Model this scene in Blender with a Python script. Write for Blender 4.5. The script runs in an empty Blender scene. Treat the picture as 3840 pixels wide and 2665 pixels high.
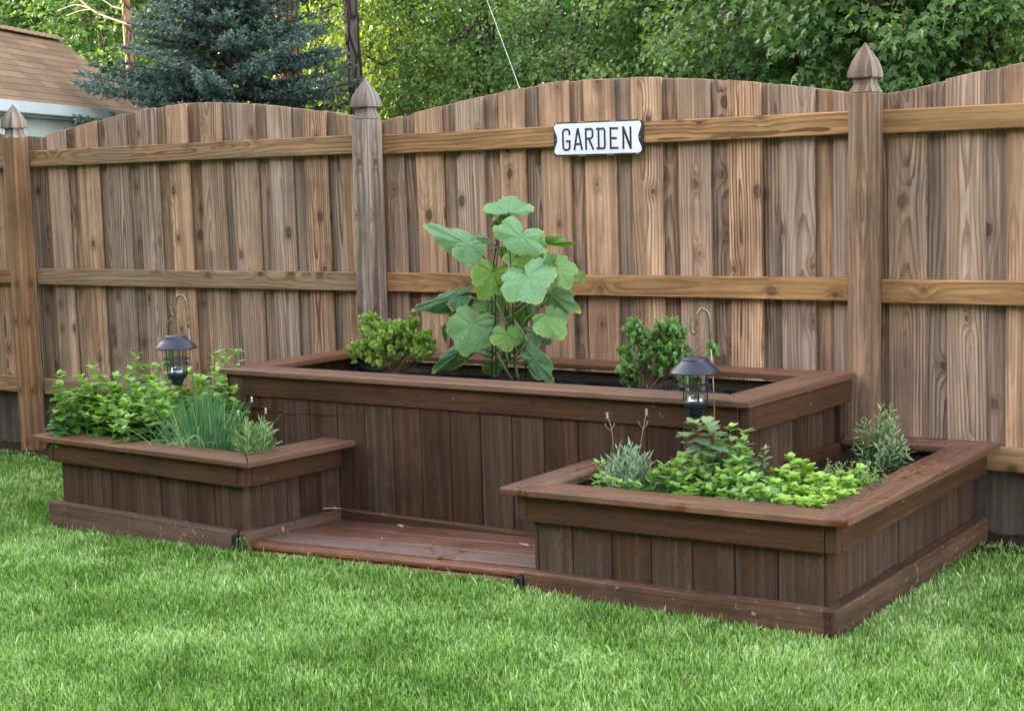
import bpy, math, random
import numpy as np
from mathutils import Matrix, Vector
rng = np.random.default_rng(7)
random.seed(7)
PI = math.pi
scene = bpy.context.scene
COL = scene.collection
# ------------------------------------------------------------------ camera (solved from the fence and planter edges)
CW, CH, CF = 3840., 2665., 6057.15
CAM = np.array([4.9484, -5.788, 1.3428])
FW = np.array([-0.57900, 0.80809, -0.10840]); RT = np.array([0.81441, 0.57952, -0.02986]); UP = np.array([-0.03869, 0.10557, 0.99366])
def ray(px, py):
    d = FW + RT*((px-CW/2)/CF) - UP*((py-CH/2)/CF)
    return d/np.linalg.norm(d)
def at(px, py, ax, val):
    """the point on the plane ax = val that lies on a line of sight"""
    i = 'xyz'.index(ax); d = ray(px, py)
    return CAM + d*((val-CAM[i])/d[i])
cd = bpy.data.cameras.new("camera"); cam = bpy.data.objects.new("camera", cd); COL.objects.link(cam)
cd.sensor_width = 36; cd.lens = CF/CW*36; cd.clip_start = .05; cd.clip_end = 600
M = Matrix([[RT[i], UP[i], -FW[i], CAM[i]] for i in range(3)]+[[0, 0, 0, 1]])
cam.matrix_world = M; scene.camera = cam
# ------------------------------------------------------------------ object helpers
WM = {}
def link(o, parent=None, m=None):
    COL.objects.link(o)
    m = m or Matrix.Identity(4)
    if parent is not None:
        o.parent = parent; o.matrix_basis = WM[parent.name].inverted() @ m
    else:
        o.matrix_basis = m
    WM[o.name] = m
    return o
def tag(o, label=None, cat=None, group=None, kind=None):
    if label: o['label'] = label
    if cat: o['category'] = cat
    if group: o['group'] = group
    if kind: o['kind'] = kind
    return o
def thing(name, label, cat, loc, group=None, rz=0.):
    o = bpy.data.objects.new(name, None); o.empty_display_size = .1
    link(o, None, Matrix.Translation(loc) @ Matrix.Rotation(rz, 4, 'Z'))
    return tag(o, label, cat, group)
class MB:
    def __init__(s): s.V=[]; s.F=[]; s.U=[]; s.S=[]; s.n=0; s.T=[]
    def add(s, v, f, uv=None, seed=0., tint=0.):
        """v (n,3); f list of index tuples; uv list of per-corner pairs (flat) or (n,2) per vertex"""
        v = np.asarray(v, float).reshape(-1, 3)
        for q in f: s.F.append(tuple(i+s.n for i in q))
        if uv is None: s.U += [(0., 0.)]*sum(len(q) for q in f)
        else:
            uv = np.asarray(uv, float)
            if len(uv) == len(v) and len(v) != sum(len(q) for q in f):
                for q in f: s.U += [tuple(uv[i]) for i in q]
            else: s.U += [tuple(u) for u in uv]
        s.V.append(v); s.S += [seed]*len(v) if np.isscalar(seed) else list(seed)
        s.T += [tint]*len(v) if np.isscalar(tint) else list(tint)
        s.n += len(v)
    def build(s, name, mat, parent=None, org=None, smooth=False, xf=None):
        V = np.concatenate(s.V) if s.V else np.zeros((0, 3))
        if xf is not None: V = xf(V)
        return mk(name, V, s.F, s.U, s.S, s.T, mat, parent, org, smooth)
def mk(name, V, F, U, S, T, mat, parent=None, org=None, smooth=False):
    me = bpy.data.meshes.new(name)
    if parent is not None and org is None: m = WM[parent.name].copy()
    else:
        if org is None: org = (float(V[:,0].mean()), float(V[:,1].mean()), float(V[:,2].min()))
        m = Matrix.Translation(org)
    A = np.array(m.inverted()); V = V @ A[:3,:3].T + A[:3,3]
    if isinstance(F, np.ndarray):
        nf, k = F.shape; loops = F.ravel(); starts = np.arange(nf)*k; tot = np.full(nf, k)
    else:
        tot = np.array([len(q) for q in F], dtype=np.int64); loops = np.fromiter((i for q in F for i in q), dtype=np.int64)
        starts = np.concatenate(([0], np.cumsum(tot)[:-1])); nf = len(tot)
    me.vertices.add(len(V)); me.vertices.foreach_set('co', V.astype(np.float32).ravel())
    me.loops.add(len(loops)); me.loops.foreach_set('vertex_index', loops.astype(np.int32))
    me.polygons.add(nf); me.polygons.foreach_set('loop_start', starts.astype(np.int32))
    if smooth: me.polygons.foreach_set('use_smooth', np.ones(nf, dtype=bool))
    me.update(calc_edges=True)
    if U is not None:
        uvl = me.uv_layers.new(name='UVMap'); U = np.asarray(U, dtype=np.float32)
        if len(U) == len(V) and len(V) != len(loops): U = U[loops]
        uvl.data.foreach_set('uv', U.ravel())
    for nm, a in (('seed', S), ('tint', T)):
        if a is not None:
            at_ = me.attributes.new(nm, 'FLOAT', 'POINT'); at_.data.foreach_set('value', np.asarray(a, dtype=np.float32))
    if mat is not None: me.materials.append(mat)
    if not smooth: me.polygons.foreach_set('use_smooth', np.zeros(nf, dtype=bool))
    me.validate()
    o = bpy.data.objects.new(name, me)
    return link(o, parent, m)
SEED = [0]
def nseed():
    SEED[0] += 1; return (SEED[0]*0.61803398875) % 1.0 + (SEED[0] % 37)
def face_uv(v, f, g, off=(0, 0)):
    """planar uv per corner in metres, v along grain axis g"""
    out = []
    for q in f:
        p = v[list(q)]; n = np.cross(p[1]-p[0], p[2]-p[0]); a = np.abs(n)
        k = int(np.argmax(a))
        if k == g: ax = [i for i in range(3) if i != g]; out += [(x[ax[0]]+off[0], x[ax[1]]*.3+off[1]) for x in p]
        else:
            u = [i for i in range(3) if i != g and i != k][0]
            out += [(x[u]+off[0], x[g]+off[1]) for x in p]
    return out
def box(mb, lo, hi, g=2, b=.003, seed=None, tint=0., warp=None):
    """plank with chamfered edges; g is the axis the grain runs along"""
    lo = np.array(lo, float); hi = np.array(hi, float); c = (lo+hi)/2; h = (hi-lo)/2
    b = min(b, float(h.min())*.45); V = []; idx = {}
    for sx in (-1, 1):
        for sy in (-1, 1):
            for sz in (-1, 1):
                for k in range(3):
                    s_ = np.array([sx, sy, sz]); p = s_*h; q = p.copy()
                    for j in range(3):
                        if j != k: q[j] -= s_[j]*b
                    idx[(sx, sy, sz, k)] = len(V); V.append(q)
    F = []
    def quad(a):
        p = np.array([V[i] for i in a]); n = np.cross(p[1]-p[0], p[2]-p[0])
        F.append(tuple(a) if n @ p.mean(0) > 0 else tuple(a[::-1]))
    for k in range(3):
        i, j = [x for x in range(3) if x != k]
        for s_ in (-1, 1):
            a = []
            for (p, q) in ((-1, -1), (1, -1), (1, 1), (-1, 1)):
                t = [0]*3; t[k] = s_; t[i] = p; t[j] = q; a.append(idx[(*t, k)])
            quad(a)
    for k in range(3):
        i, j = [x for x in range(3) if x != k]
        for p in (-1, 1):
            for q in (-1, 1):
                t1 = [0]*3; t1[k] = -1; t1[i] = p; t1[j] = q; t2 = list(t1); t2[k] = 1
                quad([idx[(*t1, i)], idx[(*t2, i)], idx[(*t2, j)], idx[(*t1, j)]])
    for sx in (-1, 1):
        for sy in (-1, 1):
            for sz in (-1, 1): quad([idx[(sx, sy, sz, k)] for k in range(3)])
    V = np.array(V)
    u = face_uv(V, F, g, (0, c[g]))
    V = V + c
    if warp is not None: V = warp(V)
    mb.add(V, F, u, nseed() if seed is None else seed, tint)
def prism(mb, poly, z0, z1, g, b=.006, gap=.001, seed=None, tint=0.):
    """mitred board: convex polygon in xy with a rounded top arris"""
    P = np.array(poly, float); c = P.mean(0); n = len(P)
    def inset(d):
        out = []
        for i in range(n):
            a, p, q = P[i-1], P[i], P[(i+1) % n]
            e1 = (p-a)/np.linalg.norm(p-a); e2 = (q-p)/np.linalg.norm(q-p)
            n1 = np.array([-e1[1], e1[0]]); n2 = np.array([-e2[1], e2[0]])
            s = n1+n2; out.append(p+s/(1+n1@n2)*d)
        return np.array(out)
    area = sum(P[i-1][0]*P[i][1]-P[i][0]*P[i-1][1] for i in range(n))
    if area < 0: P = P[::-1].copy()
    lv = [(z0, gap+.002), (z0+.003, gap), (z1-b, gap), (z1-b*.35, gap+b*.3), (z1, gap+b)]
    V = []; F = []
    for z, d in lv:
        q = inset(d); V += [(x, y, z) for x, y in q]
    for k in range(len(lv)-1):
        for i in range(n):
            j = (i+1) % n; F.append((k*n+i, k*n+j, (k+1)*n+j, (k+1)*n+i))
    F.append(tuple(range((len(lv)-1)*n, len(lv)*n))); F.append(tuple(range(n))[::-1])
    V = np.array(V)
    mb.add(V, F, face_uv(V-np.array([c[0], c[1], 0]), F, g, (0, c[g])), nseed() if seed is None else seed, tint)
def tube(mb, pts, r, n=8, seed=0., tint=0., cap=True):
    P = np.array(pts, float); m = len(P); r = np.full(m, r) if np.isscalar(r) else np.array(r, float)
    T = np.gradient(P, axis=0); T /= np.maximum(np.linalg.norm(T, axis=1), 1e-9)[:, None]
    a = np.array([0, 0, 1.]) if abs(T[0][2]) < .9 else np.array([1., 0, 0])
    N = np.cross(T[0], a); N /= np.linalg.norm(N); V = []; L = 0; U = []
    for i in range(m):
        N = N-T[i]*(N@T[i]); N /= max(np.linalg.norm(N), 1e-9); B = np.cross(T[i], N)
        if i: L += np.linalg.norm(P[i]-P[i-1])
        for k in range(n):
            t = 2*PI*k/n; V.append(P[i]+(N*math.cos(t)+B*math.sin(t))*r[i]); U.append((k/n*2*PI*r[i], L))
    F = []
    for i in range(m-1):
        for k in range(n):
            j = (k+1) % n; F.append((i*n+k, i*n+j, (i+1)*n+j, (i+1)*n+k))
    if cap: F.append(tuple(range(n))[::-1]); F.append(tuple(range((m-1)*n, m*n)))
    mb.add(V, F, np.array(U), seed, tint)
def lathe(mb, prof, c=(0, 0, 0), n=32, seed=0., closed=False):
    """prof list of (r,z); revolved round z"""
    V = []; F = []; c = np.array(c)
    for r, z in prof:
        for k in range(n): t = 2*PI*k/n; V.append(c+np.array([r*math.cos(t), r*math.sin(t), z]))
    m = len(prof)
    for i in range(m if closed else m-1):
        i2 = (i+1) % m
        for k in range(n):
            j = (k+1) % n; F.append((i*n+k, i*n+j, i2*n+j, i2*n+k))
    mb.add(V, F, None, seed)
def ring(mb, c, R_, r, n=32, k=8):
    lathe(mb, [(R_+r*math.cos(2*PI*i/k), r*math.sin(2*PI*i/k)) for i in range(k)], c, n, closed=True)
def smooth_path(pts, n=6):
    P = [np.array(p, float) for p in pts]; P = [2*P[0]-P[1]]+P+[2*P[-1]-P[-2]]; out = []
    for i in range(1, len(P)-2):
        for k in range(n):
            t = k/n; a, b_, c, d = P[i-1:i+3]
            out.append(.5*((2*b_)+(-a+c)*t+(2*a-5*b_+4*c-d)*t*t+(-a+3*b_-3*c+d)*t**3))
    out.append(P[-2]); return np.array(out)
def unit(a): a = np.asarray(a, float); return a/np.maximum(np.linalg.norm(a, axis=-1, keepdims=True), 1e-9)
# ---------------- leaves in bulk: template (n,3) with y along the leaf, z normal
def leaf_tpl(kind):
    if kind == 'ovate':      # mint, oregano: folded along the midrib
        rows = [(0, .0), (.1, .27), (.34, .47), (.64, .44), (.87, .24), (1, .0)]
        V = []; F = []; U = []
        for i, (y, w) in enumerate(rows):
            droop = -.22*y*y
            V += [(-w, y, .14*w+droop+.03*(i % 2)), (0, y, droop), (w, y, .14*w+droop-.03*(i % 2))]; U += [(-w, y), (0, y), (w, y)]
        for i in range(5):
            F += [(i*3, i*3+1, i*3+4, i*3+3), (i*3+1, i*3+2, i*3+5, i*3+4)]
        return np.array(V), np.array(F), np.array(U)
    if kind == 'simple':     # small tree and shrub leaves
        V = [(0, 0, 0), (.30, .35, .06), (.24, .72, .02), (0, 1, -.08), (-.24, .72, .02), (-.30, .35, .06), (0, .5, -.02)]
        F = [(0, 1, 2, 6), (6, 2, 3, 3), (0, 6, 4, 5), (6, 3, 4, 4)]
        V = [(0, 0, 0), (.32, .45, .07), (0, 1, -.08), (-.32, .45, .07)]; F = [(0, 1, 2, 3)]
        return np.array(V, float), np.array(F), np.array([(v[0], v[1]) for v in V])
    if kind == 'round':
        V = [(0, 0, 0), (.30, .2, .05), (.36, .6, .05), (0, 1, -.06), (-.36, .6, .05), (-.30, .2, .05)]
        F = [(0, 1, 2, 3), (0, 3, 4, 5)]
        return np.array(V, float), np.array(F), np.array([(v[0], v[1]) for v in V])
    if kind == 'maple':      # three-pointed
        V = [(0, 0, 0), (.28, .12, .02), (.52, .52, -.05), (.20, .45, .03), (0, 1, -.08), (-.20, .45, .03), (-.52, .52, -.05), (-.28, .12, .02)]
        F = [(0, 1, 2, 3), (0, 3, 4, 5), (0, 5, 6, 7)]
        return np.array(V, float), np.array(F), np.array([(v[0], v[1]) for v in V])
    if kind == 'needle':     # rosemary, lavender, spruce
        V = [(0, 0, 0), (.055, .5, .015), (0, 1, -.05), (-.055, .5, .015)]
        return np.array(V, float), np.array([(0, 1, 2, 3)]), np.array([(v[0], v[1]) for v in V])
TPL = {k: leaf_tpl(k) for k in ('ovate', 'simple', 'round', 'maple', 'needle')}
def leaves(kind, P, D, N, size, width=1., tint=None):
    """arrays: base points P, directions D, normals N, sizes -> (V,F,U,S,T)"""
    tv, tf, tu = TPL[kind]; P = np.asarray(P); n = len(P)
    D = unit(D); N = np.asarray(N, float); N = unit(N-D*np.sum(N*D, axis=1, keepdims=True)); X = np.cross(D, N)
    size = np.broadcast_to(size, (n,)); width = np.broadcast_to(width, (n,))
    V = P[:, None, :]+(X[:, None, :]*(tv[None, :, 0:1]*width[:, None, None])+D[:, None, :]*tv[None, :, 1:2]+N[:, None, :]*tv[None, :, 2:3])*size[:, None, None]
    k = len(tv); F = (tf[None]+np.arange(n)[:, None, None]*k).reshape(-1, tf.shape[1])
    U = np.tile(tu, (n, 1)); S = np.repeat(rng.random(n), k)
    T = np.repeat(tint if tint is not None else np.zeros(n), k)
    return V.reshape(-1, 3), F, U, S, T
def join(parts):
    V = []; F = []; U = []; S = []; T = []; n = 0
    for v, f, u, s, t in parts: V.append(v); F.append(f+n); U.append(u); S.append(s); T.append(t); n += len(v)
    return np.concatenate(V), np.concatenate(F), np.concatenate(U), np.concatenate(S), np.concatenate(T)
def rand_dirs(n):
    v = rng.normal(size=(n, 3)); return unit(v)
# ------------------------------------------------------------------ node helpers
class NT:
    def __init__(s, name, disp=False):
        s.m = bpy.data.materials.new(name); s.m.use_nodes = True; s.t = s.m.node_tree; s.t.nodes.clear()
        s.out = s.t.nodes.new('ShaderNodeOutputMaterial')
    def node(s, typ, **kw):
        n = s.t.nodes.new(typ)
        for k, v in kw.items(): setattr(n, k, v)
        return n
    def put(s, inp, v):
        if isinstance(v, bpy.types.NodeSocket): s.t.links.new(v, inp)
        elif v is not None:
            if hasattr(inp.default_value, '__len__') and np.isscalar(v): inp.default_value = [v]*len(inp.default_value)
            elif hasattr(inp.default_value, '__len__'):
                v = tuple(v); inp.default_value = v+(1.,)*(len(inp.default_value)-len(v))
            else: inp.default_value = v
    def math(s, op, a, b=None, c=None, clamp=False):
        n = s.node('ShaderNodeMath', operation=op, use_clamp=clamp)
        for i, v in enumerate((a, b, c)):
            if v is not None: s.put(n.inputs[i], v)
        return n.outputs[0]
    def add(s, a, b): return s.math('ADD', a, b)
    def mul(s, a, b): return s.math('MULTIPLY', a, b)
    def sub(s, a, b): return s.math('SUBTRACT', a, b)
    def rng(s, v, a, b, c=0., d=1., smooth=True):
        n = s.node('ShaderNodeMapRange', interpolation_type='SMOOTHSTEP' if smooth else 'LINEAR')
        for i, x in enumerate((v, a, b, c, d)): s.put(n.inputs[i], x)
        return n.outputs[0]
    def vec(s, x, y, z=0.):
        n = s.node('ShaderNodeCombineXYZ'); s.put(n.inputs[0], x); s.put(n.inputs[1], y); s.put(n.inputs[2], z); return n.outputs[0]
    def sep(s, v):
        n = s.node('ShaderNodeSeparateXYZ'); s.put(n.inputs[0], v); return n.outputs
    def noise(s, v, scale=1., detail=2., rough=.5, dist=0., color=False):
        n = s.node('ShaderNodeTexNoise'); s.put(n.inputs['Vector'], v); n.inputs['Scale'].default_value = scale
        n.inputs['Detail'].default_value = detail; n.inputs['Roughness'].default_value = rough; n.inputs['Distortion'].default_value = dist
        return n.outputs[1 if color else 0]
    def voro(s, v, scale=1., feature='F1', out='Distance'):
        n = s.node('ShaderNodeTexVoronoi', feature=feature); s.put(n.inputs['Vector'], v); n.inputs['Scale'].default_value = scale
        return n.outputs[out]
    def mix(s, f, a, b, mode='MIX'):
        n = s.node('ShaderNodeMix', data_type='RGBA', blend_type=mode); s.put(n.inputs[0], f); s.put(n.inputs[6], a); s.put(n.inputs[7], b)
        return n.outputs[2]
    def attr(s, name):
        return s.node('ShaderNodeAttribute', attribute_name=name).outputs['Fac']
    def uv(s): return s.node('ShaderNodeUVMap', uv_map='UVMap').outputs[0]
    def geo(s): return s.node('ShaderNodeNewGeometry').outputs['Position']
    def white(s, v):
        n = s.node('ShaderNodeTexWhiteNoise', noise_dimensions='1D'); s.put(n.inputs['W'], v); return n.outputs[0]
    def bump(s, h, strength=.4, dist=.002):
        n = s.node('ShaderNodeBump'); s.put(n.inputs['Height'], h); n.inputs['Strength'].default_value = strength; n.inputs['Distance'].default_value = dist
        return n.outputs[0]
    def bsdf(s, color, rough=.7, normal=None, metal=0., spec=.5, **kw):
        n = s.node('ShaderNodeBsdfPrincipled'); s.put(n.inputs['Base Color'], color); s.put(n.inputs['Roughness'], rough)
        s.put(n.inputs['Metallic'], metal); s.put(n.inputs['Specular IOR Level'], spec)
        if normal is not None: s.put(n.inputs['Normal'], normal)
        for k, v in kw.items(): s.put(n.inputs[k], v)
        return n.outputs[0]
    def done(s, sh): s.t.links.new(sh, s.out.inputs['Surface']); return s.m
def wood(name, c1, c2, cgrain, cknot=(.035, .02, .014), ring=.45, var=.3, knots=1., rough=.75, grey=None, greyamt=0., wet=0., chips=0., freq=120., fibre=.25, stain=0., spec=.15, streak=.22, wetcol=None):
    t = NT(name); u, v, _ = t.sep(t.uv()); sd = t.attr('seed')
    w1 = t.white(sd); w2 = t.white(t.add(sd, 3.3)); w3 = t.white(t.add(sd, 7.7)); w4 = t.white(t.add(sd, 11.1))
    vv = t.add(v, t.mul(w1, 90.)); ww = t.mul(w2, 50.)
    wob = t.sub(t.noise(t.vec(t.mul(u, 6.), t.mul(vv, 2.2), ww), 1., 2.), .5)
    # knots
    ku = t.add(u, t.mul(wob, .012)); kvec = t.vec(t.add(t.mul(ku, 7.5), t.mul(w2, 37.)), t.mul(vv, 5.6), 0.)
    vn = t.node('ShaderNodeTexVoronoi', feature='F1', voronoi_dimensions='2D'); t.put(vn.inputs['Vector'], kvec); vn.inputs['Scale'].default_value = 1.; vn.inputs['Randomness'].default_value = .8
    gate = t.rng(t.sep(vn.outputs['Color'])[0], .42, .44, 0., 1.2, False); kd = t.add(t.add(vn.outputs['Distance'], t.mul(t.sub(t.noise(t.vec(t.mul(u, 55.), t.mul(vv, 40.), ww), 1., 3.), .5), .07)), gate)
    pull = t.math('EXPONENT', t.mul(kd, -6.))
    d = t.add(t.mul(t.sub(t.noise(t.vec(0., t.mul(vv, .9), ww), 1., 1.), .42), .34), t.mul(pull, .075*knots))
    x0 = t.mul(t.sub(t.noise(t.vec(5., t.mul(vv, .5), ww), 1., 0.), .5), .09)
    x0 = t.add(x0, t.mul(t.sub(w3, .5), .09))
    xx = t.add(t.sub(u, x0), t.mul(wob, .014))
    rr = t.math('SQRT', t.add(t.mul(xx, xx), t.mul(t.mul(d, d), .30)))
    f = t.math('FRACT', t.add(t.mul(rr, freq), t.mul(t.noise(t.vec(t.mul(u, 60.), t.mul(vv, 5.), ww), 1., 2.), .55)))
    g = t.rng(f, .35, .88); g = t.mul(g, t.rng(f, 1., .93))
    g = t.mul(g, t.rng(t.noise(t.vec(t.mul(u, 14.), t.mul(vv, 1.6), ww), 1., 2.), .3, .65, .35, 1.))
    fib = t.noise(t.vec(t.mul(u, 420.), t.mul(vv, 9.), ww), 1., 3., .6)
    mott = t.noise(t.vec(t.mul(u, 9.), t.mul(vv, 2.6), ww), 1., 4., .6)
    c = t.mix(t.rng(mott, .35, .68), c1, c2)
    tin = t.mix(w4, (1-var,)*3, (1+var*.7, 1+var*.62, 1+var*.5)); c = t.mix(1., c, tin, 'MULTIPLY')
    if grey:
        gm = t.rng(t.add(t.add(t.mul(mott, .5), t.mul(w3, .55)), t.mul(t.noise(t.vec(t.mul(u, 25.), t.mul(vv, 1.2), ww), 1., 3.), .35)), .75-greyamt*.4, 1.05-greyamt*.3)
        c = t.mix(t.mul(gm, .8), c, grey)
    stk = t.rng(t.noise(t.vec(t.mul(u, 38.), t.mul(vv, 1.1), t.add(ww, 9.)), 1., 4., .65), .38, .66)
    c = t.mix(1., c, t.mix(stk, (1-streak*1.1, 1-streak*1.15, 1-streak*1.2), (1+streak*.6,)*3), 'MULTIPLY')
    c = t.mix(t.mul(t.mul(g, ring), t.rng(t.white(t.add(sd, 21.7)), 0., 1., .25, 1.1, False)), c, cgrain)
    c = t.mix(1., c, t.mix(fib, (1-fibre,)*3, (1+fibre,)*3), 'MULTIPLY')
    ck = t.mul(t.rng(t.noise(t.vec(t.mul(u, 150.), t.mul(vv, 1.3), t.add(ww, 4.)), 1., 2., .5), .70, .76), t.rng(t.noise(t.vec(t.mul(u, 9.), t.mul(vv, 1.7), ww), 1., 2.), .48, .6)); c = t.mix(t.mul(ck, min(.85, streak*2.2)), c, cknot)
    if stain:
        p = t.geo(); sn = t.noise(p, 3.2, 4., .62); c = t.mix(t.mul(t.rng(sn, .50, .72), stain), c, (.035, .026, .024))
        sn2 = t.noise(p, 5.3, 5., .7); c = t.mix(t.mul(t.rng(sn2, .60, .78), stain*.55), c, (.17, .135, .12))
    ksz = t.rng(t.sep(vn.outputs['Color'])[1], 0., 1., .045, .16, False); km = t.mul(t.rng(kd, ksz, t.mul(ksz, .7)), knots)
    kr = t.math('FRACT', t.mul(kd, 26.))
    c = t.mix(t.mul(km, .85), c, t.mix(kr, cknot, tuple(min(1, k*3.2) for k in cknot)))
    halo = t.mul(t.mul(t.rng(kd, .30, .11), knots), .45); c = t.mix(halo, c, cgrain)
    ro = t.rng(fib, .2, .8, rough-.08, rough+.08)
    if wet:
        p = t.geo(); big = t.noise(p, 2.3, 2.); sm = t.voro(t.mix(.25, p, t.noise(p, 22., 2., color=True)), 22.)
        wm = t.mul(t.rng(big, .5, .6), t.rng(t.add(sm, t.mul(t.noise(p, 60., 2.), .3)), .62, .5))
        wm = t.math('MAXIMUM', wm, t.rng(t.noise(t.vec(t.mul(t.sep(p)[0], 3.), t.mul(t.sep(p)[1], 9.), 2.), 1., 3.), .64, .67))
        if wetcol:
            zz = t.sep(p)[2]; wm = t.mul(t.rng(big, .36, .5), t.mul(t.rng(t.add(sm, t.mul(t.noise(p, 60., 2.), .3)), .74, .64), t.rng(t.add(zz, t.mul(t.noise(p, 9., 2.), .12)), .10, .19)))
        wm = t.mul(wm, wet); c = t.mix(wm, c, wetcol or t.mix(1., c, (.62, .36, .22), 'MULTIPLY')); ro = t.rng(wm, 0., 1., rough, .30)
    if chips:
        p = t.geo(); ch = t.rng(t.add(t.noise(p, 34., 4., .7), t.mul(t.noise(p, 5., 2.), .25)), .83-chips*.1, .86-chips*.1); c = t.mix(t.mul(ch, .8), c, (.36, .29, .24))
    h = t.sub(t.add(t.mul(fib, .35), t.mul(t.noise(t.vec(t.mul(u, 60.), t.mul(vv, 4.), ww), 1., 3.), .3)), t.add(t.mul(g, .35), t.mul(km, .4)))
    return t.done(t.bsdf(c, ro, t.bump(h, .55, .0025), spec=spec))
def leafmat(name, c1, c2, ctint, trans=.35, rough=.5, vein=0., veincol=(.12, .2, .05), tcol=None, posn=0.):
    """c1..c2 by leaf, ctint where tint attribute is 1 (young growth)"""
    t = NT(name); s_ = t.attr('seed'); c = t.mix(s_, c1, c2); c = t.mix(t.attr('tint'), c, ctint)
    nz = t.noise(t.geo(), 9., 2.); c = t.mix(1., c, t.mix(nz, (.75,)*3, (1.25,)*3), 'MULTIPLY')
    nb = None
    if vein:
        u, v, _ = t.sep(t.uv()); a = t.math('ABSOLUTE', u)
        mid = t.rng(a, .05, .0); side = t.mul(t.rng(t.math('ABSOLUTE', t.sub(t.math('FRACT', t.mul(t.sub(v, t.mul(a, .9)), 6.)), .5)), .42, .5), t.rng(a, .0, .1))
        vm = t.math('MAXIMUM', mid, t.mul(side, .6)); c = t.mix(t.mul(vm, vein), c, veincol); nb = t.bump(t.sub(t.mul(nz, .3), vm), .5, .002)
    b = t.bsdf(c, rough, nb, spec=.35)
    tr = t.node('ShaderNodeBsdfTranslucent'); t.put(tr.inputs[0], t.mix(1., c, tcol or (1.15, 1.25, .55), 'MULTIPLY'))
    m = t.node('ShaderNodeMixShader'); m.inputs[0].default_value = trans; t.t.links.new(b, m.inputs[1]); t.t.links.new(tr.outputs[0], m.inputs[2])
    return t.done(m.outputs[0])
def plain(name, col, rough=.5, metal=0., spec=.5, nscale=40., namt=.15, bump=0., **kw):
    t = NT(name); n = t.noise(t.geo(), nscale, 4., .6); c = t.mix(1., col, t.mix(n, (1-namt,)*3, (1+namt,)*3), 'MULTIPLY')
    return t.done(t.bsdf(c, t.rng(n, .2, .8, max(.02, rough-.08), min(1, rough+.08)), t.bump(n, bump, .003) if bump else None, metal, spec, **kw))
# ------------------------------------------------------------------ materials
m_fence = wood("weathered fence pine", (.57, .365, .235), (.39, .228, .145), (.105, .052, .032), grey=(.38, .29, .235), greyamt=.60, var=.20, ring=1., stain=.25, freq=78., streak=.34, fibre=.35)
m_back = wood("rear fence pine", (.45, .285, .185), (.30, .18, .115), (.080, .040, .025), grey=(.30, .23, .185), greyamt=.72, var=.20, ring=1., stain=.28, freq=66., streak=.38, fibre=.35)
m_postl = wood("orange brown post pine", (.44, .225, .10), (.31, .155, .072), (.10, .045, .02), grey=(.28, .17, .10), greyamt=.2, var=.05, ring=.7, knots=.7, stain=.3, streak=.35, freq=70.)
m_postm = wood("weathered tan post pine", (.47, .345, .24), (.36, .265, .19), (.12, .075, .055), grey=(.30, .25, .225), greyamt=.7, var=.05, ring=.8, knots=.9, stain=.35, streak=.45, freq=70.)
m_rail = wood("honey rail pine", (.43, .245, .110), (.31, .170, .075), (.12, .055, .025), var=.16, ring=.95, greyamt=.35, grey=(.30, .22, .15), freq=60., streak=.28)
m_post = wood("fence post pine", (.43, .25, .14), (.29, .165, .095), (.085, .042, .026), grey=(.27, .205, .17), greyamt=.3, var=.22, ring=.8, knots=.9, stain=.4, streak=.45, freq=70.)
m_fin = wood("grey finial pine", (.29, .215, .17), (.20, .145, .12), (.08, .055, .048), grey=(.27, .225, .20), greyamt=.8, var=.08, ring=.7, knots=0, streak=.45)
m_kick = wood("grey kickboard pine", (.135, .108, .088), (.10, .078, .062), (.05, .036, .028), var=.2, ring=.3, knots=.3, stain=.5)
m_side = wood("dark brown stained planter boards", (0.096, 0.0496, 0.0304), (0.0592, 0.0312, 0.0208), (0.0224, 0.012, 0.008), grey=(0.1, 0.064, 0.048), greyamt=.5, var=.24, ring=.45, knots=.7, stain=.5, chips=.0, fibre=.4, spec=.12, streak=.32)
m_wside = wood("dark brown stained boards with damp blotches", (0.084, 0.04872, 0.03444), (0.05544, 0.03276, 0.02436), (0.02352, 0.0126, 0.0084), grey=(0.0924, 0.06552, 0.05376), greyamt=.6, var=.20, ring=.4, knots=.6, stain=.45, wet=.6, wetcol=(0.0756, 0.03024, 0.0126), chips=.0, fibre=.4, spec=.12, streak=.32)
m_fascia = wood("brown stained fascia", (0.1038, 0.0484, 0.02464), (0.07216, 0.03432, 0.01848), (0.02992, 0.01408, 0.00792), var=.16, ring=.6, knots=.25, stain=.25, chips=.05, fibre=.3, rough=.58, spec=.16, streak=.25)
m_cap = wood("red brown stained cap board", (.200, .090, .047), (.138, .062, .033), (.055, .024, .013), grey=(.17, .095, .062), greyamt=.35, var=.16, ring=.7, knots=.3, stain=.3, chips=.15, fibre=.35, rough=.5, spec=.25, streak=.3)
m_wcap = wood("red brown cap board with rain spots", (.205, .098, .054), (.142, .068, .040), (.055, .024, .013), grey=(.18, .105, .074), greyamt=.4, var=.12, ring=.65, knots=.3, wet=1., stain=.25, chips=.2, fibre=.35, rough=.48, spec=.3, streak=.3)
m_base = wood("worn brown base board", (.138, .074, .046), (.092, .050, .032), (.036, .019, .012), grey=(.15, .10, .075), greyamt=.1, var=.12, ring=.5, knots=.3, stain=.5, chips=.6, fibre=.4, streak=.35)
m_deck = wood("wet red brown deck board", (.215, .105, .070), (.150, .072, .050), (.06, .025, .015), grey=(.24, .165, .145), greyamt=.35, var=.06, ring=.6, knots=.2, wet=1., wetcol=None, chips=.2, rough=.34, spec=.6)
m_nose = wood("red deck nosing", (.225, .088, .042), (.16, .064, .034), (.07, .028, .014), var=.12, ring=.4, knots=.1, chips=.25, rough=.45, spec=.3)
m_black = plain("black plastic", (.018, .018, .020), .45, nscale=120, bump=.3)
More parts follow.
